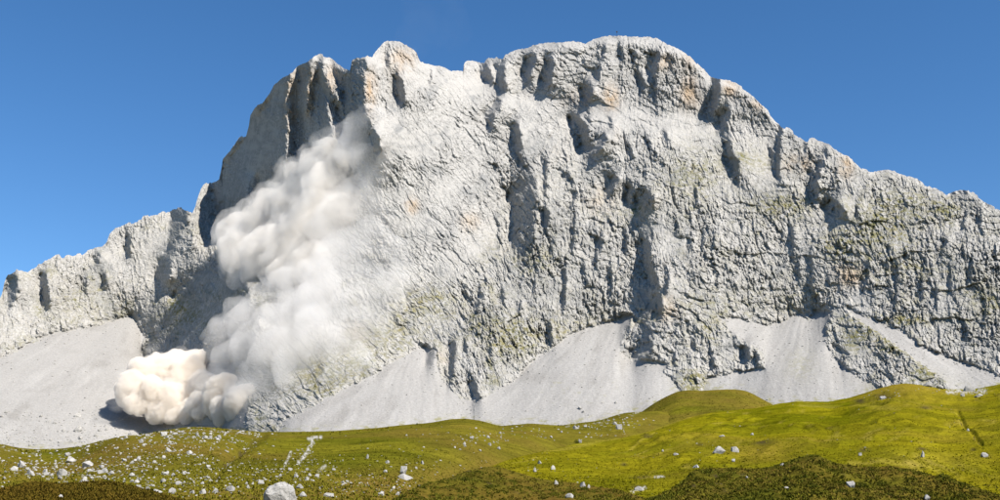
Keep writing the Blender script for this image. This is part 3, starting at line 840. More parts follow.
# the rounded brownish hillock in front of the scree
def br2(u, v, x, y): return 0.55 + 0.5 * fbm(x / 15, y / 15, 4, 221) - 0.5 * blob(u, v, 690, 410, 30, 6)
meadow_layer('knoll', 'hillock', [(585, 452), (600, 442), (622, 424), (640, 413), (656, 402), (668, 395.5), (678, 391), (690, 390), (701, 391), (712, 390), (726, 389.2), (740, 389.6), (748, 391.4), (758, 396.5), (768, 402), (790, 415), (810, 428), (830, 440)],
    560, 380, 455, 586, 829, G_FAR, 420, 70, 0.8, lambda u, v, x, y, r: 0.8 * fbm(x / 14, y / 20, 4, 222) + 0.2 * fbm(x / 3, y / 4, 3, 223), br2, None, None, None,
    'rounded olive brown hillock standing in front of the middle scree', cat='hill')

# the bright green hill
def rel3(u, v, x, y, r):
    ter = y - 2.4 * x + 22 * fbm(x / 45, y / 60, 3, 231)
    q = ter / 15 + 0.6 * fbm(x / 9, y / 14, 3, 232)
    d = 2.0 * fbm(x / 42, y / 60, 3, 233) + 0.9 * np.abs(q - np.floor(q) - .5) * 2 * np.clip(.3 + perlin(x / 25, y / 25, 234), 0, 1) + 0.35 * fbm(x / 8, y / 12, 4, 235) + 0.10 * fbm(x / 1.5, y / 2.2, 3, 236)
    d = d * np.clip(r / 260, 0.2, 1)
    d -= 0.5 * smooth(5, 0, seg_dist(u, v, [(957, 413), (962, 424), (970, 434), (980, 444)])) * smooth(-3, 2, u - np.interp(v, [410, 424, 434, 446], [956, 962, 970, 982]))
    d += 1.5 * blob(u, v, 905, 388, 30, 8)
    return d
def br3(u, v, x, y):
    b = 0.10 + 0.55 * smooth(0.0, 0.6, fbm(x / 30, y / 45, 4, 241)) + 0.7 * blob(u, v, 900, 392, 50, 10) + 0.4 * blob(u, v, 760, 455, 26, 8)
    return b - 0.25 * smooth(440, 400, v) * (u < 850)
def st3(u, v, x, y):
    ter = y - 2.4 * x + 22 * fbm(x / 45, y / 60, 3, 231)
    q = ter / 15 + 0.6 * fbm(x / 9, y / 14, 3, 232); q = q - np.floor(q)
    a = 0.75 * smooth(0.22, 0.0, np.abs(q - 0.25)) * smooth(-.05, .5, fbm(x / 20, y / 28, 3, 242))
    a = a + 0.55 * smooth(4, 0, seg_dist(u, v, [(850, 467), (880, 466), (915, 468), (940, 474)])) + 0.3 * blob(u, v, 930, 462, 50, 9) + 0.5 * smooth(2.5, 0, seg_dist(u, v, [(545, 452), (600, 442), (650, 431), (690, 417)]))
    a = a + 0.5 * smooth(1.6, 0, seg_dist(u, v, [(655, 433), (640, 444), (625, 452)])) + .5 * smooth(1.5, 0, seg_dist(u, v, [(640, 477), (662, 475)])) + .35 * smooth(3, 0, seg_dist(u, v, [(800, 405), (850, 408), (900, 411)]))
    return a * (0.7 + 0.5 * fbm(x / 2.5, y / 3, 3, 243))
def so3(u, v, x, y):
    d = seg_dist(u + 1.2 * perlin(u / 3, v / 3, 6), v, [(958, 415), (960, 422), (968, 433), (973, 437), (980, 444)])
    a = 0.75 * smooth(1.1, 0.3, d) * smooth(-0.35, 0.1, perlin(u / 3, v / 3, 7))
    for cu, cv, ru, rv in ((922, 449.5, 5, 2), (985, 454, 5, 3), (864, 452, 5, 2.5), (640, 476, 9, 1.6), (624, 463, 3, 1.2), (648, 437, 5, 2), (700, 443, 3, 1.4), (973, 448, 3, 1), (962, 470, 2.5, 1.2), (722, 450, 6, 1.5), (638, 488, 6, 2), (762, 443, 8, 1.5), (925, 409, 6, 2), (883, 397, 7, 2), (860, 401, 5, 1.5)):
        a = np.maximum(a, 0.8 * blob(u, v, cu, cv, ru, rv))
    return a
def sto3(u, v, x, y):
    a = np.zeros(u.shape)
    for p, w_ in (([(655, 476), (664, 475.5)], 0.9), ([(632, 493), (645, 488)], 1.6), ([(735, 442), (755, 441)], 0.0), ([(948, 392), (985, 391)], 2.0)):
        if w_: a = np.maximum(a, 0.8 * smooth(w_ * 1.6, w_ * .3, seg_dist(u, v, p)))
    return a * smooth(-.3, .2, fbm(u / 2.5, v / 2, 2, 245))
meadow_layer('hill', 'grass_hill', [(425, 503), (450, 483), (470, 474), (490, 466), (505, 461), (520, 457.5), (544, 451), (576, 444), (618, 438), (640, 434), (656, 428.6), (684, 419), (712, 412.5), (734, 410), (757, 407.6), (768, 404.8), (780, 403), (794, 401.4),
    (812, 401.6), (830, 402.2), (850, 398), (864, 393.5), (878, 389.4), (890, 386.5), (900, 385), (912, 385), (925, 386.6), (940, 389), (950, 390), (975, 389), (1000, 384), (1075, 368)],
    [(425, 130), (520, 190), (640, 300), (760, 400), (860, 460), (1075, 500)], [(425, 100), (640, 105), (1075, 110)], 530, 426, 1066, G_HILL, 950, 230, 0.85, rel3, br3, st3, so3, sto3,
    'bright yellow green grassy hill rising to the right', cat='hill')

# heath banks in front
def relh(seed, a=1.0):
    return lambda u, v, x, y, r: a * (0.9 * fbm(x / 11, y / 16, 3, seed) + 0.35 * np.abs(fbm(x / 2.6, y / 3.6, 3, seed + 1)) + 0.13 * fbm(x / .7, y / .9, 3, seed + 2))
def brh(seed, lo=0.35):
    return lambda u, v, x, y: lo + 0.9 * fbm(x / 7, y / 10, 4, seed)
def soh(seed):
    return lambda u, v, x, y: 0.75 * smooth(0.28, 0.5, fbm(x / 1.6, y / 2.4, 3, seed))
meadow_layer('bank_mid', 'heath_bank', [(375, 512), (392, 499), (420, 487), (450, 478), (470, 469), (485, 467), (500, 466.5), (515, 471), (530, 476), (548, 480), (570, 481.5), (590, 485), (610, 488.5), (640, 496), (670, 508)],
    [(375, 62), (500, 92), (670, 85)], [(375, 50), (670, 60)], 545, 376, 668, G_HEATH, 460, 110, 0.9, relh(251), brh(252, 0.5), None, soh(253), None, 'brown and green heath bank at the bottom middle', (4, 14), 'bank')
meadow_layer('bank', 'heath_bank', [(630, 512), (650, 497), (671, 490), (685, 479), (692, 471), (706, 468.5), (727, 467.5), (745, 468.5), (761, 469), (775, 466), (783, 464), (794, 460), (801, 457.5), (808, 456), (814, 455.6), (821, 456.8), (828, 461), (833, 463.6), (850, 465.7),
    (867, 468.5), (880, 468), (892, 467), (906, 470), (920, 472.5), (933, 476), (958, 480.5), (979, 488), (1000, 494.4), (1072, 520)],
    [(630, 70), (700, 88), (810, 92), (1072, 74)], [(630, 44), (1072, 46)], 560, 631, 1070, G_HEATH, 720, 180, 0.9, relh(261), brh(262, 0.30), None, soh(263), None, 'dark green and brown heath bank at the bottom right', (4, 14), 'bank')
meadow_layer('mound', 'heath_mound', [(-70, 503), (-30, 497), (0, 490), (14, 486.7), (23, 484), (32, 482.5), (45, 483.2), (59, 484.6), (72, 484), (84, 483), (95, 482), (104, 481.6), (112, 482), (123, 485), (130, 486.6), (140, 489), (151, 491.6), (166, 496.5), (179, 500), (215, 512)],
    [(-70, 46), (90, 52), (215, 46)], [(-70, 34), (215, 34)], 560, -68, 213, G_HEATH, 420, 130, 0.9, relh(271, 0.35), brh(272, 0.75), None, None, None, 'smooth brown grassy mound in the bottom left corner', (3, 9), 'mound')

# ------------------------------------------------------------------ the rockfall dust
def ico(sub):
    import bmesh
    bm = bmesh.new(); bmesh.ops.create_icosphere(bm, subdivisions=sub, radius=1.0)
    v = np.array([x.co[:] for x in bm.verts]); f = np.array([[q.index for q in x.verts] for x in bm.faces])
    bm.free()
    return v, f

def perlin3(p, seed=0):
    i = np.floor(p).astype(np.int64); f = p - i
    w = f * f * f * (f * (f * 6 - 15) + 10)
    out = 0
    for dz in (0, 1):
        for dy in (0, 1):
            for dx in (0, 1):
                h = _hash(i[:, 0] + dx, i[:, 1] + dy + (i[:, 2] + dz) * 7919, seed)
                g = np.stack([(h & 1023) / 511.5 - 1, ((h >> 10) & 1023) / 511.5 - 1, ((h >> 20) & 1023) / 511.5 - 1], -1)
                d = f - np.array([dx, dy, dz])
                k = (w[:, 0] if dx else 1 - w[:, 0]) * (w[:, 1] if dy else 1 - w[:, 1]) * (w[:, 2] if dz else 1 - w[:, 2])
                out = out + k * (g * d).sum(-1)
    return out

def cloud_hull(name, blobs, voxel, puffs, grow=1.0, flat=0.9, seed=1, relax_=14, warp=1.0, level=None):
    iv, jf = ico(3)
    vs_, fs_, n = [], [], 0
    for u, v, rad, off in blobs:
        gu_, gv_ = np.meshgrid(np.linspace(-34, 34, 9), np.linspace(-24, 24, 7))
        r0 = float(depth_smooth(np.clip(u + gu_, 100, 450), np.clip(v + gv_, 60, 425)).mean())
        if level: r0 = level + (418 - v) * 1.1
        rm = rad * grow * r0 / FPX
        r = min(r0 - off * rm, float(depth_smooth(u, min(v, 425))) - 0.35 * rm)
        c = place(u, v, r)
        vs_.append(c + iv * np.array([rm, rm * flat, rm])); fs_.append(jf + n); n += len(iv)
    me = mesh_from(name, np.concatenate(vs_), np.concatenate(fs_))
    o = link(name, me)
    md = o.modifiers.new('remesh', 'REMESH'); md.mode = 'VOXEL'; md.voxel_size = voxel
    dg = bpy.context.evaluated_depsgraph_get()
    me2 = bpy.data.meshes.new_from_object(o.evaluated_get(dg))
    o.modifiers.clear(); o.data = me2; bpy.data.meshes.remove(me); me2.name = name
    sm = o.modifiers.new('smooth', 'SMOOTH'); sm.factor = 0.5; sm.iterations = relax_
    dg = bpy.context.evaluated_depsgraph_get()
    me3 = bpy.data.meshes.new_from_object(o.evaluated_get(dg)); o.modifiers.clear(); o.data = me3; bpy.data.meshes.remove(me2); me2 = me3; me2.name = name
    nv = len(me2.vertices)
    co = np.empty(nv * 3, np.float32); no = np.empty(nv * 3, np.float32)
    me2.vertices.foreach_get('co', co)
    P = co.reshape(-1, 3).astype(float)
    for lam, amp in ((38, 13.0), (17, 6.0), (8, 2.2)):
        P = P + amp * warp * np.stack([perlin3(P / lam + 31.7 * k, seed + 50 + k) for k in range(3)], -1)
    me2.vertices.foreach_set('co', P.astype(np.float32).ravel()); me2.update()
    for k, (lam, amp) in enumerate(puffs):
        me2.vertices.foreach_get('co', co); me2.vertices.foreach_get('normal', no)
        P = co.reshape(-1, 3).astype(float); N = no.reshape(-1, 3).astype(float)
        q = 0.62 - 1.55 * np.abs(perlin3(P / lam + 17.3 * k, seed + k)) if lam > 2 else perlin3(P / lam, seed + k)
        P = P + N * (q * amp)[:, None]
        me2.vertices.foreach_set('co', P.astype(np.float32).ravel()); me2.update()
    md = o.modifiers.new('remesh', 'REMESH'); md.mode = 'VOXEL'; md.voxel_size = voxel * 0.9
    dg = bpy.context.evaluated_depsgraph_get()
    me3 = bpy.data.meshes.new_from_object(o.evaluated_get(dg)); o.modifiers.clear(); o.data = me3; bpy.data.meshes.remove(me2)
    me3.name = name
    # keep only the one connected body
    nv = len(me3.vertices); ed = np.empty(len(me3.edges) * 2, np.int32); me3.edges.foreach_get('vertices', ed); ed = ed.reshape(-1, 2)
    lab = np.arange(nv)
    while True:
        m = np.minimum(lab[ed[:, 0]], lab[ed[:, 1]]); old = lab.copy()
        np.minimum.at(lab, ed[:, 0], m); np.minimum.at(lab, ed[:, 1], m); lab = lab[lab]
        if (lab == old).all(): break
    ids, cnt = np.unique(lab, return_counts=True)
    if len(ids) > 1:
        import bmesh
        bm = bmesh.new(); bm.from_mesh(me3); bm.verts.ensure_lookup_table()
        bmesh.ops.delete(bm, geom=[bm.verts[int(i)] for i in np.where(lab != ids[cnt.argmax()])[0]], context='VERTS')
        bm.to_mesh(me3); bm.free()
    return o

def mat_dust(name, density, col, noise=None, aniso=0.0):
    T = NT(name)
    pv = T.n('ShaderNodeVolumePrincipled')
    pv.inputs['Color'].default_value = (*col, 1)
    pv.inputs['Anisotropy'].default_value = aniso
    pv.inputs['Density'].default_value = density
    if noise:
        sc, lo, hi, det = noise
        nz = T.noise(T.pos(1, 1, 0.8), sc, det, 0.6, 0.6)
        d = T.ramp(nz, [(lo, 0.0), (hi, 1.0)])
        T.l(T.math('MULTIPLY', d, density), pv.inputs['Density'])
    T.l(pv.outputs[0], T.out.inputs['Volume'])
    T.m.cycles.homogeneous_volume = noise is None
    return T.m

GROUND_BLOBS = [(129, 389, 13, .5), (142, 377, 14, .6), (150, 396, 15, .7), (164, 373, 14, .6), (170, 400, 16, .8), (184, 379, 16, .6), (188, 404, 15, .8), (204, 388, 17, .7), (206, 410, 10, .9), (224, 394, 17, .7),
  (240, 402, 13, .7), (226, 412, 8, .9), (159, 411, 9, .9), (178, 414, 8, .9), (139, 403, 9, .8), (196, 413, 8, .9), (154, 366, 9, .5), (176, 364, 9, .5), (196, 366, 10, .5)]
PLUME_BLOBS = [(238, 234, 15, 1.2), (244, 251, 18, 1.3), (260, 228, 19, 1.2), (263, 258, 17, 1.4), (252, 274, 12, 1.3), (279, 246, 19, 1.4), (287, 268, 15, 1.4), (301, 240, 21, 1.2), (308, 263, 15, 1.3), (276, 211, 16, 1.0), (296, 206, 19, 1.0),
  (303, 182, 17, .9), (318, 167, 15, .9), (330, 190, 20, .9), (322, 216, 22, 1.0), (335, 152, 10, .9), (343, 168, 13, .8), (343, 205, 16, .9), (290, 170, 8, .9)]
COLUMN_BLOBS = [(206, 352, 12, 1.0), (222, 347, 14, 1.0), (240, 366, 20, 1.0), (262, 347, 22, 1.1), (250, 325, 16, 1.0), (280, 330, 22, 1.1), (276, 362, 18, 1.0), (302, 316, 22, 1.0), (256, 388, 14, 1.0), (264, 306, 14, 1.1), (286, 296, 18, 1.1), (310, 292, 20, 1.0), (240, 312, 10, 1.0), (228, 330, 9, 1.0), (196, 342, 6, 1.0), (320, 345, 18, .8), (240, 398, 12, .9)]
VEIL_BLOBS = [(345, 235, 26, .6), (352, 275, 30, .6), (378, 288, 24, .6), (396, 280, 16, .6), (330, 305, 28, .7), (316, 345, 26, .7), (352, 325, 24, .6), (372, 250, 20, .5), (340, 370, 18, .6), (300, 370, 18, .7), (356, 205, 20, .6), (352, 150, 14, .6), (358, 128, 10, .6), (366, 115, 9, .6), (345, 130, 9, .7), (330, 140, 9, .8), (372, 165, 12, .5), (370, 225, 18, .5), (388, 262, 16, .5)]
cloud = bpy.data.objects.new('dust_cloud', None)
COL.objects.link(cloud)
cloud.location = Vector(place(190, 422, float(depth_smooth(190, 422))))
tag(cloud, 'huge cream white rockfall dust cloud tumbling down the left side of the cliff', 'dust cloud')
bpy.context.view_layer.update()
for nm, bl, vox, puffs, grow, relax, mat, lb in (
    ('ground_billow', GROUND_BLOBS, 0.85, ((26, 1.5), (12, 4.0), (7, 4.4), (4, 2.9), (2.3, 1.4)), 0.86, 16, mat_dust('dust_dense', 0.22, (0.928, 0.893, 0.842)), 'dense cream billow rolling over the scree'),
    ('plume', PLUME_BLOBS, 1.5, ((34, 7.0), (17, 3.6), (8, 2.4), (4, 1.3)), 1.10, 110, mat_dust('dust_plume', 0.088, (0.942, 0.915, 0.875), (0.075, 0.34, 0.62, 6)), 'bright cream plume in front of the shaded flank'),
    ('plume_halo', PLUME_BLOBS, 2.4, ((34, 12.0), (15, 7.0), (7, 3.0)), 1.28, 30, mat_dust('dust_halo', 0.035, (0.97, 0.95, 0.92), (0.05, 0.42, 0.66, 5)), None),
    ('ground_halo', GROUND_BLOBS + [(118, 398, 8, .6), (214, 416, 10, .8), (180, 421, 7, .8)], 1.8, ((22, 7.0), (11, 5.0), (5, 2.4)), 1.0, 30, mat_dust('dust_ground_halo', 0.022, (0.94, 0.918, 0.885), (0.07, 0.36, 0.66, 5)), None),
    ('dust_column', COLUMN_BLOBS, 2.0, ((30, 10.0), (14, 6.0), (7, 3.0)), 1.16, 40, mat_dust('dust_column', 0.036, (0.93, 0.912, 0.888), (0.032, 0.34, 0.68, 5)), 'thinner greyish column between plume and ground'),
    ('summit_haze', [(424, 30, 20, 0), (436, 14, 24, 0), (412, 46, 14, 0), (455, 34, 14, 0), (430, -6, 22, 0)], 4.0, ((36, 14.0), (15, 6.0)), 1.1, 20, mat_dust('dust_haze', 0.0004, (0.97, 0.955, 0.935), (0.02, 0.35, 0.70, 4)), 'faint dust haze in the sky above the left summit'),
    ('veil', VEIL_BLOBS, 3.0, ((36, 14.0), (15, 6.0)), 1.22, 20, mat_dust('dust_veil', 0.030, (0.97, 0.955, 0.935), (0.028, 0.36, 0.70, 5)), 'thin haze of dust drifting over the rock')):
    o = cloud_hull(nm, bl, vox, puffs, grow, seed=len(nm) + int(grow * 100), relax_=relax, level=float(depth_smooth(np.linspace(140, 215, 8), np.full(8, 420.0)).mean()) if nm.startswith('ground') else None)
    o.data.materials.append(mat)
    o.parent = cloud; o.matrix_parent_inverse = Matrix.Translation(-cloud.location)
    if lb: o['label'] = lb

# ------------------------------------------------------------------ boulders
def on_many(key, u, v):
    us, ct, bot, nr, P = SURF[key]
    fx = np.interp(u, us, np.arange(len(us)))
    c = np.clip(np.round(fx).astype(int), 0, len(us) - 1)
    fr = np.clip((v - ct[c]) / (bot[c] - ct[c]), 0, 1) ** (1 / 1.15) * (nr - 1)
    return np.stack([bilinear(P[..., k], fx, fr) for k in range(3)], -1)

def boulder_mesh(name, seed, npts=17, fine=0):
    """angular block: the hull of a few random points, flattened, its foot in the turf"""
    import bmesh
    rg_ = np.random.default_rng(seed)
    p = rg_.normal(size=(npts, 3)); p /= np.linalg.norm(p, axis=1)[:, None]
    p *= rg_.uniform(0.72, 1.0, (npts, 1)) * np.array([1, rg_.uniform(.65, 1), rg_.uniform(.5, .9)])
    bm = bmesh.new()
    for q in p: bm.verts.new(q)
    r_ = bmesh.ops.convex_hull(bm, input=bm.verts[:])
    bmesh.ops.delete(bm, geom=[x for x in bm.verts if not x.link_faces], context='VERTS')
    if fine:
        bmesh.ops.triangulate(bm, faces=bm.faces[:])
        bmesh.ops.subdivide_edges(bm, edges=bm.edges[:], cuts=fine, use_grid_fill=True)
        bmesh.ops.triangulate(bm, faces=bm.faces[:])
    me = bpy.data.meshes.new(name); bm.to_mesh(me); bm.free()
    v = np.array([x.co[:] for x in me.vertices])
    if fine:
        v = v + 0.13 * np.stack([perlin3(v * 3 + k * 5, 78 + k) for k in range(3)], -1) + 0.07 * np.stack([perlin3(v * 10 + k * 5, 88 + k) for k in range(3)], -1)
    v[:, 2] -= v[:, 2].min() * 0.6
    v[:, :2] /= np.abs(v[:, 0]).max(); v[:, 2] /= v[:, 2].max()
    me.vertices.foreach_set('co', v.astype(np.float32).ravel()); me.update()
    return me

def mat_boulder():
    T = NT('boulder_limestone')
    g = T.n('ShaderNodeObjectInfo')
    P = T.pos()
    c = T.ramp(T.noise(P, 0.9, 5, 0.65), [(0.3, (0.17, 0.165, 0.15)), (0.7, (0.42, 0.405, 0.38))])
    c = T.mix(T.ramp(g.outputs['Random'], [(0.0, 0.0), (0.35, 0.0), (1.0, 0.45)]), c, (0.20, 0.192, 0.172))
    return T.finish(c, 0.92, T.bump(T.noise(P, 3.0, 5, 0.7), 0.12, 0.8))
M_BOULD = mat_boulder()
VAR = [boulder_mesh('boulder', 400 + i, 13 + i % 6) for i in range(12)]
for m in VAR: m.materials.append(M_BOULD)
placed = []
def boulder(key, u, v, w, h, label, group=None, name='boulder', mesh=None, sink=0.0):
    """w, h: size in photograph pixels; v is the row of its foot"""
    p = on(key, u, v) if key != 'scree' else face_point(u, v)
    r = math.hypot(p.x, p.y)
    px = r / FPX
    o = bpy.data.objects.new(name, mesh or VAR[len(placed) % len(VAR)])
    COL.objects.link(o)
    o.location = p - Vector((0, 0, sink * h * px + 0.22 * h * px))
    o.scale = (w * px * 0.5, w * px * 0.5 * random.uniform(.75, 1.1), h * px * 1.25)
    o.rotation_euler = (random.uniform(-.12, .12), random.uniform(-.15, .15), random.choice((0, math.pi)) + random.uniform(-.5, .5))
    tag(o, label, 'boulder', group)
    placed.append((u, v))
    return o

bigm = boulder_mesh('large_boulder', 83, 70, 4)
bigm.materials.append(M_BOULD)
boulder('far', 280, 503.5, 33, 18.5, 'big weathered grey boulder cut off by the bottom edge of the picture', mesh=bigm)

SINGLE = [
 ('far', 403, 472, 7, 7.5, 'pointed white boulder standing on a flat pale slab'), ('far', 404.5, 478, 14, 5.5, 'broad flat pale slab under the pointed white boulder'),
 ('far', 61.5, 476, 10, 7, 'largest pale block with a dark side in the left boulder field'), ('far', 70, 463, 11, 4.5, 'long low pale block above the largest block on the left'),
 ('far', 21, 467, 7, 6, 'upright pale block in the upper left of the boulder field'), ('far', 88, 466, 11, 5, 'cluster topping wide pale block right of the long low block'),
 ('far', 580, 442, 4.5, 3.8, 'pale boulder beside a dark shrub on the crest of the middle meadow'),
 ('far', 620, 427, 8, 4.5, 'largest pale block in the debris near the left foot of the brown hillock'),
 ('far', 576, 428, 6, 3.5, 'grey block at the left end of the debris on the far meadow rim'),
 ('far', 367, 457, 2.4, 4.5, 'thin upright white stone alone on the green middle slope'),
 ('far', 300, 489, 8.5, 4, 'smooth white rock just right of the big bottom boulder'), ('far', 328.5, 497, 11, 4, 'long flat white rock right of the big bottom boulder'),
 ('far', 164, 437.5, 6.5, 3.6, 'white rock below the dust billow on the meadow rim'), ('far', 156.5, 494, 9, 4.5, 'white rock at the right foot of the brown mound'),
 ('far', 189.5, 452.5, 6.5, 3.6, 'pale rock pair block in the middle of the left slope'),
 ('hill', 535, 471, 4.4, 4, 'small white boulder at the left end of the bright hill'), ('hill', 539.5, 464.5, 3.6, 3, 'small pale stone just above the white boulder at the left end of the hill'),
 ('hill', 553, 469, 5, 4, 'slanting grey stone right of the white boulder on the left end of the hill'),
 ('bank_mid', 556, 483, 4.2, 4, 'round white stone on the rim of the middle heath bank'), ('bank_mid', 583, 488.5, 6, 5.5, 'white boulder with green shrub at the rim of the middle heath bank'),
 ('bank_mid', 588.5, 488.5, 3.4, 3.4, 'small pale stone touching the white boulder on the middle heath bank'), ('bank_mid', 569, 502, 8, 5, 'flat white stone at the bottom edge left of centre'),
 ('hill', 719, 455.5, 14, 6.5, 'largest pale rock outcrop on the bright green hill'), ('hill', 735, 452, 8, 4.8, 'second pale outcrop just right of the largest one on the green hill'),
 ('hill', 733.5, 460.5, 3.4, 3, 'small white stone below the two outcrops on the green hill'), ('hill', 722, 436.5, 6, 2.4, 'low pale rock high on the green hill above the outcrops'),
 ('hill', 676, 456.5, 6, 2.4, 'low pale rock left of the outcrops on the green hill'), ('hill', 663, 450, 3.4, 2, 'small stone higher up left of the outcrops on the green hill'),
 ('hill', 752, 432, 3.2, 2, 'small white stone near the crest of the green hill'), ('hill', 639, 491.5, 10, 4, 'slanting pale rock at the lower left foot of the green hill'),
 ('hill', 696, 468.5, 6, 2.8, 'pale stone just above the rim of the right heath bank'), ('hill', 861, 458.5, 4.4, 2.6, 'white stone in a dark hollow right of the heath bank top'),
 ('hill', 923, 459, 4, 5.6, 'upright white boulder casting a dark shadow on the right of the green hill'), ('hill', 984.5, 456.5, 6, 4, 'grey rock in a dark hollow near the right edge'),
 ('hill', 968, 433.5, 3, 2.2, 'pale stone on the right bank of the dark ditch'),
 ('bank', 787, 491, 6, 2.6, 'flat white stone low on the right heath bank'), ('bank', 852, 492.5, 8, 5.6, 'broken white boulder in the middle of the right heath bank'),
 ('bank', 926.5, 498, 6, 4.6, 'white boulder at the bottom edge on the right heath bank'), ('bank', 782.5, 467, 5.5, 2.8, 'pale stone on the left shoulder of the right heath bank'), ('bank', 746.5, 477.5, 3.6, 2, 'small pale stone on the left part of the right heath bank'),
 ('hill', 928, 388, 9, 3.6, 'grey block at the left end of the debris on the right skyline'), ('hill', 940, 389.5, 7, 3.6, 'pale block second from left in the debris on the right skyline'), ('hill', 969, 391.5, 10, 5, 'largest dark grey block in the debris on the right skyline'),
 ('hill', 963, 395, 5, 3, 'small white block below the largest one in the right skyline debris'), ('hill', 978, 397.5, 8, 3.4, 'flat pale block lowest in the right skyline debris'), ('hill', 883, 398.5, 6, 2.6, 'grey stone on the brown crest above the green hill'),
 ('scree', 78, 431, 8, 5.5, 'lone grey block in the lower left scree'), ('scree', 77.5, 417, 6, 4, 'grey block above the lone block in the lower left scree'), ('scree', 580, 409, 3.4, 3, 'small dark block on the middle scree fan'), ('scree', 583, 412, 2.6, 2.4, 'smaller dark block beside another on the middle scree fan'), ('scree', 616, 403, 2.8, 2.6, 'dark block at the right side of the middle scree fan'),
 ('mound', 60, 498.5, 5, 3, 'flat white stone on the brown mound in the corner'),
]
for a in SINGLE: boulder(*a)
def zone(u, v, key):
    if key == 'scree':
        return 'left of the lone grey block' if u < 74 else 'right of the lone grey block'
    if group_side(u):
        a = ('at the far left edge', 'under the grey scree block', 'left below the dust billow', 'straight below the dust billow', 'right below the dust billow')[int(np.searchsorted([45, 95, 140, 190], u))]
        b = 'near the scree rim' if v < crest_f(u) + 14 else ('halfway down' if v < 476 else 'low down')
    else:
        a = ('above the big bottom boulder', 'right of the big bottom boulder', 'near the pointed boulder', 'left of the brown hillock')[int(np.searchsorted([320, 372, 470], u))]
        b = 'high up' if v < 450 else ('halfway down' if v < 478 else 'near the bottom')
    return a + ', ' + b
group_side = lambda u: u < 268
def field(key, pts, label, group):
    base_label = label
    for u, v, w in pts:
        label = base_label + ' ' + zone(u, v, key)
        boulder(key, u, v + w * 0.35, w * random.uniform(.9, 1.15), w * random.uniform(.5, .75), label, group)
rg = np.random.default_rng(55)
LEFT = [(30, 472, 7), (14, 467, 7), (45, 468, 5), (51, 475, 5), (90, 470, 6), (104, 472, 6), (111, 474, 6), (129, 445, 4), (124, 462, 4), (132, 464, 5), (132, 475, 5), (79, 452, 4), (88, 450, 4), (68, 453, 5), (136, 485, 6), (83, 481, 8),
 (171, 434, 3), (197, 435, 3), (167, 451, 3), (154, 464, 4), (166, 473, 5), (173, 474, 5), (163, 479, 6), (185, 472, 5), (138, 486, 7), (172, 490, 7), (192, 491, 5), (203, 491, 6), (215, 491, 6), (230, 489, 8), (248, 487, 5), (261, 483, 6), (208, 466, 4), (257, 468, 3)]
def scatter(n, cl, wmin, wmax, key='far'):
    out = []
    tot = sum(c[4] for c in cl)
    while len(out) < n:
        c = cl[rg.choice(len(cl), p=[q[4] / tot for q in cl])]
        u = c[0] + rg.normal() * c[2]; v = c[1] + rg.normal() * c[3]
        us, ct = SURF[key][0], SURF[key][1]
        if v < np.interp(u, us, ct) + 1.5 or v > 499 or u < -5 or u > 1005:
            continue
        if key == 'far' and u < 180 and v > np.interp(u, [0, 32, 59, 95, 112, 140, 179], [489, 482, 484, 482, 482, 489, 500]):
            continue
        out.append((u, v, wmin + (wmax - wmin) * rg.random() ** 2.2))
    return out
field('far', LEFT + scatter(105, [(40, 468, 26, 9, 3), (90, 466, 26, 9, 3), (100, 480, 40, 4, 2), (150, 450, 30, 12, 2.5), (180, 482, 24, 8, 2), (190, 436, 26, 5, 1.5)], 2.2, 5.5),
      'small pale rock, left slope', 'rocks of the left boulder field')
MID = [(317, 475, 5), (290, 468, 5), (334, 467, 4), (307, 478, 5), (394, 487, 5), (381, 494, 6), (480, 450, 3), (432, 484, 6), (420, 485, 5), (397, 494, 5), (445, 497, 4), (302, 494, 8), (296, 476, 5), (472, 437, 4), (488, 436, 4), (500, 435, 3), (455, 447, 3), (465, 446, 3), (551, 436, 3), (422, 462, 4), (416, 468, 3)]
field('far', MID + scatter(48, [(300, 475, 24, 7, 3), (390, 488, 40, 7, 3), (350, 480, 50, 10, 1), (470, 440, 30, 4, 1), (600, 426, 18, 3, 2), (540, 430, 20, 4, .6)], 1.8, 4.2),
      'small pale rock on the middle slope', 'rocks of the middle slope')
def scree_pts(n):
    out = []
    while len(out) < n:
        u = rg.uniform(0, 110); v = rg.uniform(404, 447)
        if v < crest_f(u) - 2 and rg.random() < (v - 398) / 45: out.append((u, v, 1.5 + 2.2 * rg.random() ** 2))
    return out
field('scree', scree_pts(40), 'small block in the lower left scree', 'blocks in the left scree')

# the countless small stones, one object per slope
def stones(name, key, u, v, size, mat, label):
    n = len(u)
    base = on_many(key, u, v) if key != 'scree' else np.array([face_point(a, b)[:] for a, b in zip(u, v)])
    r = np.hypot(base[:, 0], base[:, 1]); rad = size * r / FPX * 0.5
    iv, jf = ico(1)
    jit = rg.uniform(0.7, 1.25, size=(n, len(iv), 1))
    sc = np.stack([rg.uniform(.8, 1.4, n), rg.uniform(.8, 1.2, n), rg.uniform(.5, .95, n)], -1)
    V_ = base[:, None, :] + iv[None] * jit * (rad[:, None] * sc)[:, None, :]
    F_ = jf[None] + (np.arange(n) * len(iv))[:, None, None]
    o = link(name, mesh_from(name, V_.reshape(-1, 3), F_.reshape(-1, 3), False), mat)
    tag(o, label, 'stones', kind='stuff')
    return o
def cloud_pts(n, cl, key, wmin, wmax):
    p = np.array(scatter(n, cl, wmin, wmax, key)); return p[:, 0], p[:, 1], p[:, 2]
u_, v_, w_ = cloud_pts(1500, [(40, 466, 30, 10, 3), (95, 468, 35, 10, 3), (150, 450, 34, 13, 3), (190, 480, 36, 9, 2), (200, 438, 30, 6, 2.5), (250, 433, 14, 1.5, .6), (230, 470, 40, 14, 1), (120, 441, 60, 4, 2)], 'far', 1.1, 3.2)
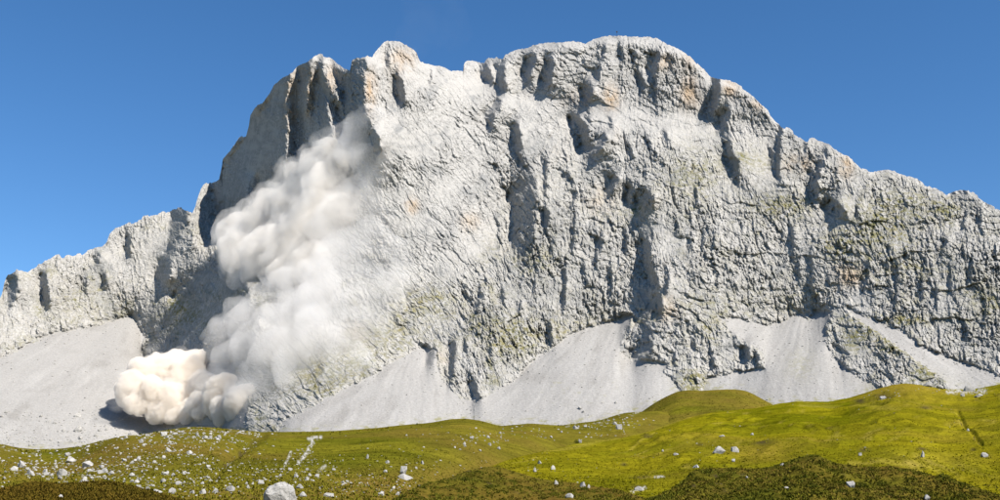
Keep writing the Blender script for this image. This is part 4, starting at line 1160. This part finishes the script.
stones('scattered_stones', 'far', u_, v_, w_, M_BOULD, 'countless small white stones strewn over the left meadow slope')
u_, v_, w_ = cloud_pts(700, [(300, 470, 26, 9, 2), (380, 488, 50, 7, 2), (420, 460, 60, 16, 1.5), (490, 437, 30, 3, .7), (612, 424, 16, 4, 1.2), (560, 432, 40, 5, .7), (305, 452, 5, 6, .8), (460, 490, 40, 6, .8)], 'far', 0.9, 2.6)
stones('scattered_stones', 'far', u_, v_, w_, M_BOULD, 'small white stones dotted over the green middle slope')
u_, v_, w_ = cloud_pts(160, [(560, 465, 30, 8, 1), (700, 445, 40, 14, 1), (880, 430, 60, 20, .7), (960, 391, 26, 3, 2.0), (890, 396, 20, 4, .7)], 'hill', 0.6, 1.8)
stones('scattered_stones', 'hill', u_, v_, w_, M_BOULD, 'few small pale stones on the bright green hill')
cu_ = rg.uniform(-20, 1020, 26000); cv_ = rg.uniform(310, 448, 26000)
q_ = scree_sd(cu_, cv_)
pr = 0.10 + 0.9 * np.exp(-np.maximum(q_, 0) / 5) + np.where(cu_ < 130, 1.3 * np.maximum(0, (cv_ - 405) / 40), 0)
kk = (cv_ < crest_f(cu_) + 2) & (q_ > -2) & (rg.random(26000) < pr)
su, sv = cu_[kk][:3000], cv_[kk][:3000]; sw = 0.6 + 1.7 * rg.random(len(su)) ** 3
stones('scree_stones', 'scree', su, sv, sw, M_BOULD, 'loose pale stones scattered over the scree slopes')

# ------------------------------------------------------------------ turf tufts and heath shrubs
def mat_tuft(name, ca, cb, cc):
    T = NT(name)
    t = T.attr('tone')
    c = T.ramp(t, [(0.0, ca), (0.5, cb), (1.0, cc)])
    return T.finish(c, 1.0, None, 0.0)
def tufts(name, key, n, vmax, size, blades, mat, label, cat, mask=None, crest_bias=0.0):
    us, ct, bot, nr, P = SURF[key]
    u = rg.uniform(max(us[0], -15), min(us[-1], 1015), n * 2)
    c = np.interp(u, us, ct)
    ok = c < vmax
    u, c = u[ok], c[ok]
    v = c + 0.5 + (vmax - c) * rg.random(len(u))
    if mask is not None:
        k = rg.random(len(u)) < mask(u, v); u, v = u[k], v[k]
    u, v = u[:n], v[:n]; n = len(u)
    base = on_many(key, u, v)
    r = np.hypot(base[:, 0], base[:, 1])
    s_ = rg.uniform(*size, n) * (1 if size[1] < 3 else r / FPX)
    th = rg.uniform(0, 2 * np.pi, (n, blades)); tilt = rg.uniform(0.1, 0.9, (n, blades))
    d = np.stack([np.cos(th) * tilt, np.sin(th) * tilt, np.ones_like(th) * rg.uniform(.5, 1.0, (n, blades))], -1)
    w = np.stack([-np.sin(th), np.cos(th), np.zeros_like(th)], -1) * 0.42
    off = rg.normal(size=(n, blades, 3)) * 0.45; off[..., 2] = -0.1
    b = base[:, None, :] + off * s_[:, None, None]
    A = b - w * s_[:, None, None]; B = b + w * s_[:, None, None]; C_ = b + d * s_[:, None, None]
    V_ = np.stack([A, B, C_], 2).reshape(-1, 3)
    F_ = np.arange(len(V_)).reshape(-1, 3)
    me = mesh_from(name, V_, F_, False)
    tone = np.clip(0.5 + 0.45 * fbm(base[:, 0] / 6, base[:, 1] / 9, 3, 333) + rg.normal(size=n) * 0.13, 0, 1)
    add_attr(me, 'tone', np.repeat(tone, blades * 3))
    o = link(name, me, mat); tag(o, label, cat, kind='stuff')
    return o
T_HEATH = mat_tuft('heath_leaves', (0.040, 0.055, 0.008), (0.098, 0.090, 0.010), (0.160, 0.105, 0.026))
T_BROWN = mat_tuft('autumn_grass', (0.065, 0.058, 0.007), (0.088, 0.062, 0.009), (0.118, 0.070, 0.013))
T_FAR = mat_tuft('meadow_grass', (0.080, 0.082, 0.006), (0.118, 0.108, 0.010), (0.155, 0.130, 0.018))
T_HILL = mat_tuft('hill_grass', (0.102, 0.102, 0.003), (0.150, 0.135, 0.005), (0.215, 0.175, 0.014))
HM = lambda u, v: 0.08 + 0.92 * smooth(-0.15, 0.25, fbm(u / 9, v / 4.5, 3, 444))
tufts('heath_shrubs', 'bank', 16000, 504, (0.06, 0.17), 7, T_HEATH, 'low dark green and brown heath shrubs on the right bank', 'heath', HM)
tufts('heath_shrubs', 'bank_mid', 7000, 504, (0.05, 0.15), 6, T_HEATH, 'low brown heath shrubs on the bottom middle bank', 'heath', HM)
tufts('dry_grass', 'mound', 9000, 504, (0.05, 0.15), 6, T_BROWN, 'short brown dry grass on the mound in the corner', 'grass')
tufts('meadow_grass', 'far', 22000, 502, (0.07, 0.22), 4, T_FAR, 'rough olive grass on the left and middle meadow', 'grass')
tufts('hill_grass', 'hill', 16000, 500, (0.08, 0.24), 4, T_HILL, 'short yellow green grass on the bright hill', 'grass')
BK = lambda u, v: np.where(u > 640, 0.5 * smooth(7, 0, np.interp(u, SURF['bank'][0], SURF['bank'][1]) - v), 0.5 * smooth(8, 0, np.interp(u, SURF['bank_mid'][0], SURF['bank_mid'][1]) - v) * (u > 400))
tufts('heath_shrubs', 'hill', 2500, 500, (0.10, 0.30), 6, T_HEATH, 'heath shrubs spreading from the banks onto the foot of the green hill', 'heath', BK)
tufts('heath_shrubs', 'far', 1200, 502, (0.08, 0.24), 6, T_HEATH, 'heath shrubs spreading onto the foot of the middle meadow', 'heath', BK)
CR = lambda u, v: smooth(3.5, 0.0, v - crest_f(u))
tufts('rim_grass', 'far', 5000, 470, (0.25, 0.7), 5, T_FAR, 'rough grass along the rim of the far meadow', 'grass', CR)
tufts('hillock_grass', 'knoll', 2500, 440, (0.2, 0.5), 4, T_FAR, 'olive grass on the rounded hillock', 'grass')

# single bushes that stand out
def bush(key, u, v, w, h, label, mat):
    p = on(key, u, v); px = math.hypot(p.x, p.y) / FPX
    root = bpy.data.objects.new('low_bush', None); COL.objects.link(root); root.location = p
    tag(root, label, 'bush', 'dark low bushes')
    n = 420
    q = rg.normal(size=(n, 3)); q /= np.linalg.norm(q, axis=1)[:, None]; q *= rg.random((n, 1)) ** 0.35
    q[:, 2] = np.abs(q[:, 2]) * (0.8 + 0.3 * perlin(q[:, 0] * 2, q[:, 1] * 2, 9))
    c = q * np.array([w * px / 2, w * px / 2.4, h * px])
    a = rg.normal(size=(n, 3)); b = rg.normal(size=(n, 3)); L_ = 0.09 * w * px
    V_ = np.stack([c, c + a * L_ * .6, c + b * L_ * .6], 1).reshape(-1, 3)
    me = mesh_from('foliage', V_, np.arange(3 * n).reshape(-1, 3), False)
    add_attr(me, 'tone', np.repeat(np.clip(rg.normal(.25, .15, n), 0, 1), 3))
    link('foliage', me, mat, root)
    st = []; sf = []
    for k in range(5):
        th = k * 1.3; top_ = np.array([math.cos(th) * w * px * .28, math.sin(th) * w * px * .22, h * px * .6])
        i0 = len(st)
        for j in range(3):
            e = np.array([math.cos(j * 2.1), math.sin(j * 2.1), 0]) * 0.02 * w * px
            st.append(e); st.append(top_ + e * .4)
        for j in range(3):
            j2 = (j + 1) % 3
            sf.append((i0 + 2 * j, i0 + 2 * j2, i0 + 2 * j2 + 1)); sf.append((i0 + 2 * j, i0 + 2 * j2 + 1, i0 + 2 * j + 1))
    link('stems', mesh_from('stems', np.array(st), np.array(sf), False), M_STEM, root)
T_ = NT('stem_bark'); M_STEM = T_.finish((0.07, 0.05, 0.03), 0.9)
bush('bank', 943, 479, 16, 6, 'rounded dark green bush on the rim of the right heath bank', T_HEATH)
bush('far', 576.5, 443, 6, 4, 'dark shrub beside a pale boulder on the middle meadow crest', T_HEATH)
bush('bank_mid', 585, 491, 9, 4, 'green shrub in front of the white boulder on the middle bank', T_HEATH)
bush('bank', 806, 480, 12, 5, 'dark bush near the top left of the right heath bank', T_HEATH)
for bu, bv, bw, bh in ((795, 472, 9, 3.5), (833, 474, 10, 4), (786, 479, 8, 3.5), (845, 481, 9, 3.5), (862, 484, 11, 4.5), (760, 481, 9, 3.5), (881, 481, 9, 3.5), (905, 488, 10, 4), (815, 490, 11, 4.5), (739, 488, 9, 4), (770, 494, 11, 4.5), (842, 497, 12, 4.5), (889, 497, 10, 4), (712, 483, 8, 3), (960, 494, 9, 4), (722, 475, 7, 3), (912, 479, 8, 3), (872, 474, 7, 3)):
    bush('bank', bu, bv, bw, bh, 'low dark green bush among many on the right heath bank, ' + ('left part' if bu < 790 else 'middle part' if bu < 870 else 'right part'), T_HEATH)
for bu, bv, bw, bh in ((478, 474, 9, 3), (498, 473, 10, 3.5), (512, 480, 9, 3.5), (465, 484, 10, 3.5), (528, 488, 9, 3.5), (490, 490, 11, 4)):
    bush('bank_mid', bu, bv, bw, bh, 'low dark bush among several on the bottom middle heath bank', T_HEATH)
bush('bank', 822, 466.5, 9, 4, 'dark bush on the highest hump of the right heath bank', T_HEATH)
bush('far', 417, 425, 2.6, 2.6, 'tiny dark bush on the far meadow skyline below the scree fan', T_HEATH)

# ------------------------------------------------------------------ the marker on the summit
pt = face_point(617.3, 38.0)
px = math.hypot(pt.x, pt.y) / FPX
mk = bpy.data.objects.new('summit_marker', None); COL.objects.link(mk)
top_z = place(617.3, 31.2, math.hypot(pt.x, pt.y))[2]
mk.location = pt
tag(mk, 'tiny dark marker standing on the highest summit against the sky', 'summit marker')
T_ = NT('dark_iron'); M_IRON = T_.finish((0.03, 0.03, 0.035), 0.6)
def boxm(name, x0, x1, y0, y1, z0, z1):
    v = np.array([(x, y, z) for z in (z0, z1) for y in (y0, y1) for x in (x0, x1)], float)
    f = np.array([(0, 2, 3, 1), (4, 5, 7, 6), (0, 1, 5, 4), (2, 6, 7, 3), (0, 4, 6, 2), (1, 3, 7, 5)])
    return mesh_from(name, v, f, False)
hh = top_z - pt.z
link('pole', boxm('pole', -.12, .12, -.12, .12, -2.0, hh - 1.6), M_IRON, mk)
link('head', boxm('head', -.8, .8, -.25, .25, hh - 1.6, hh), M_IRON, mk)
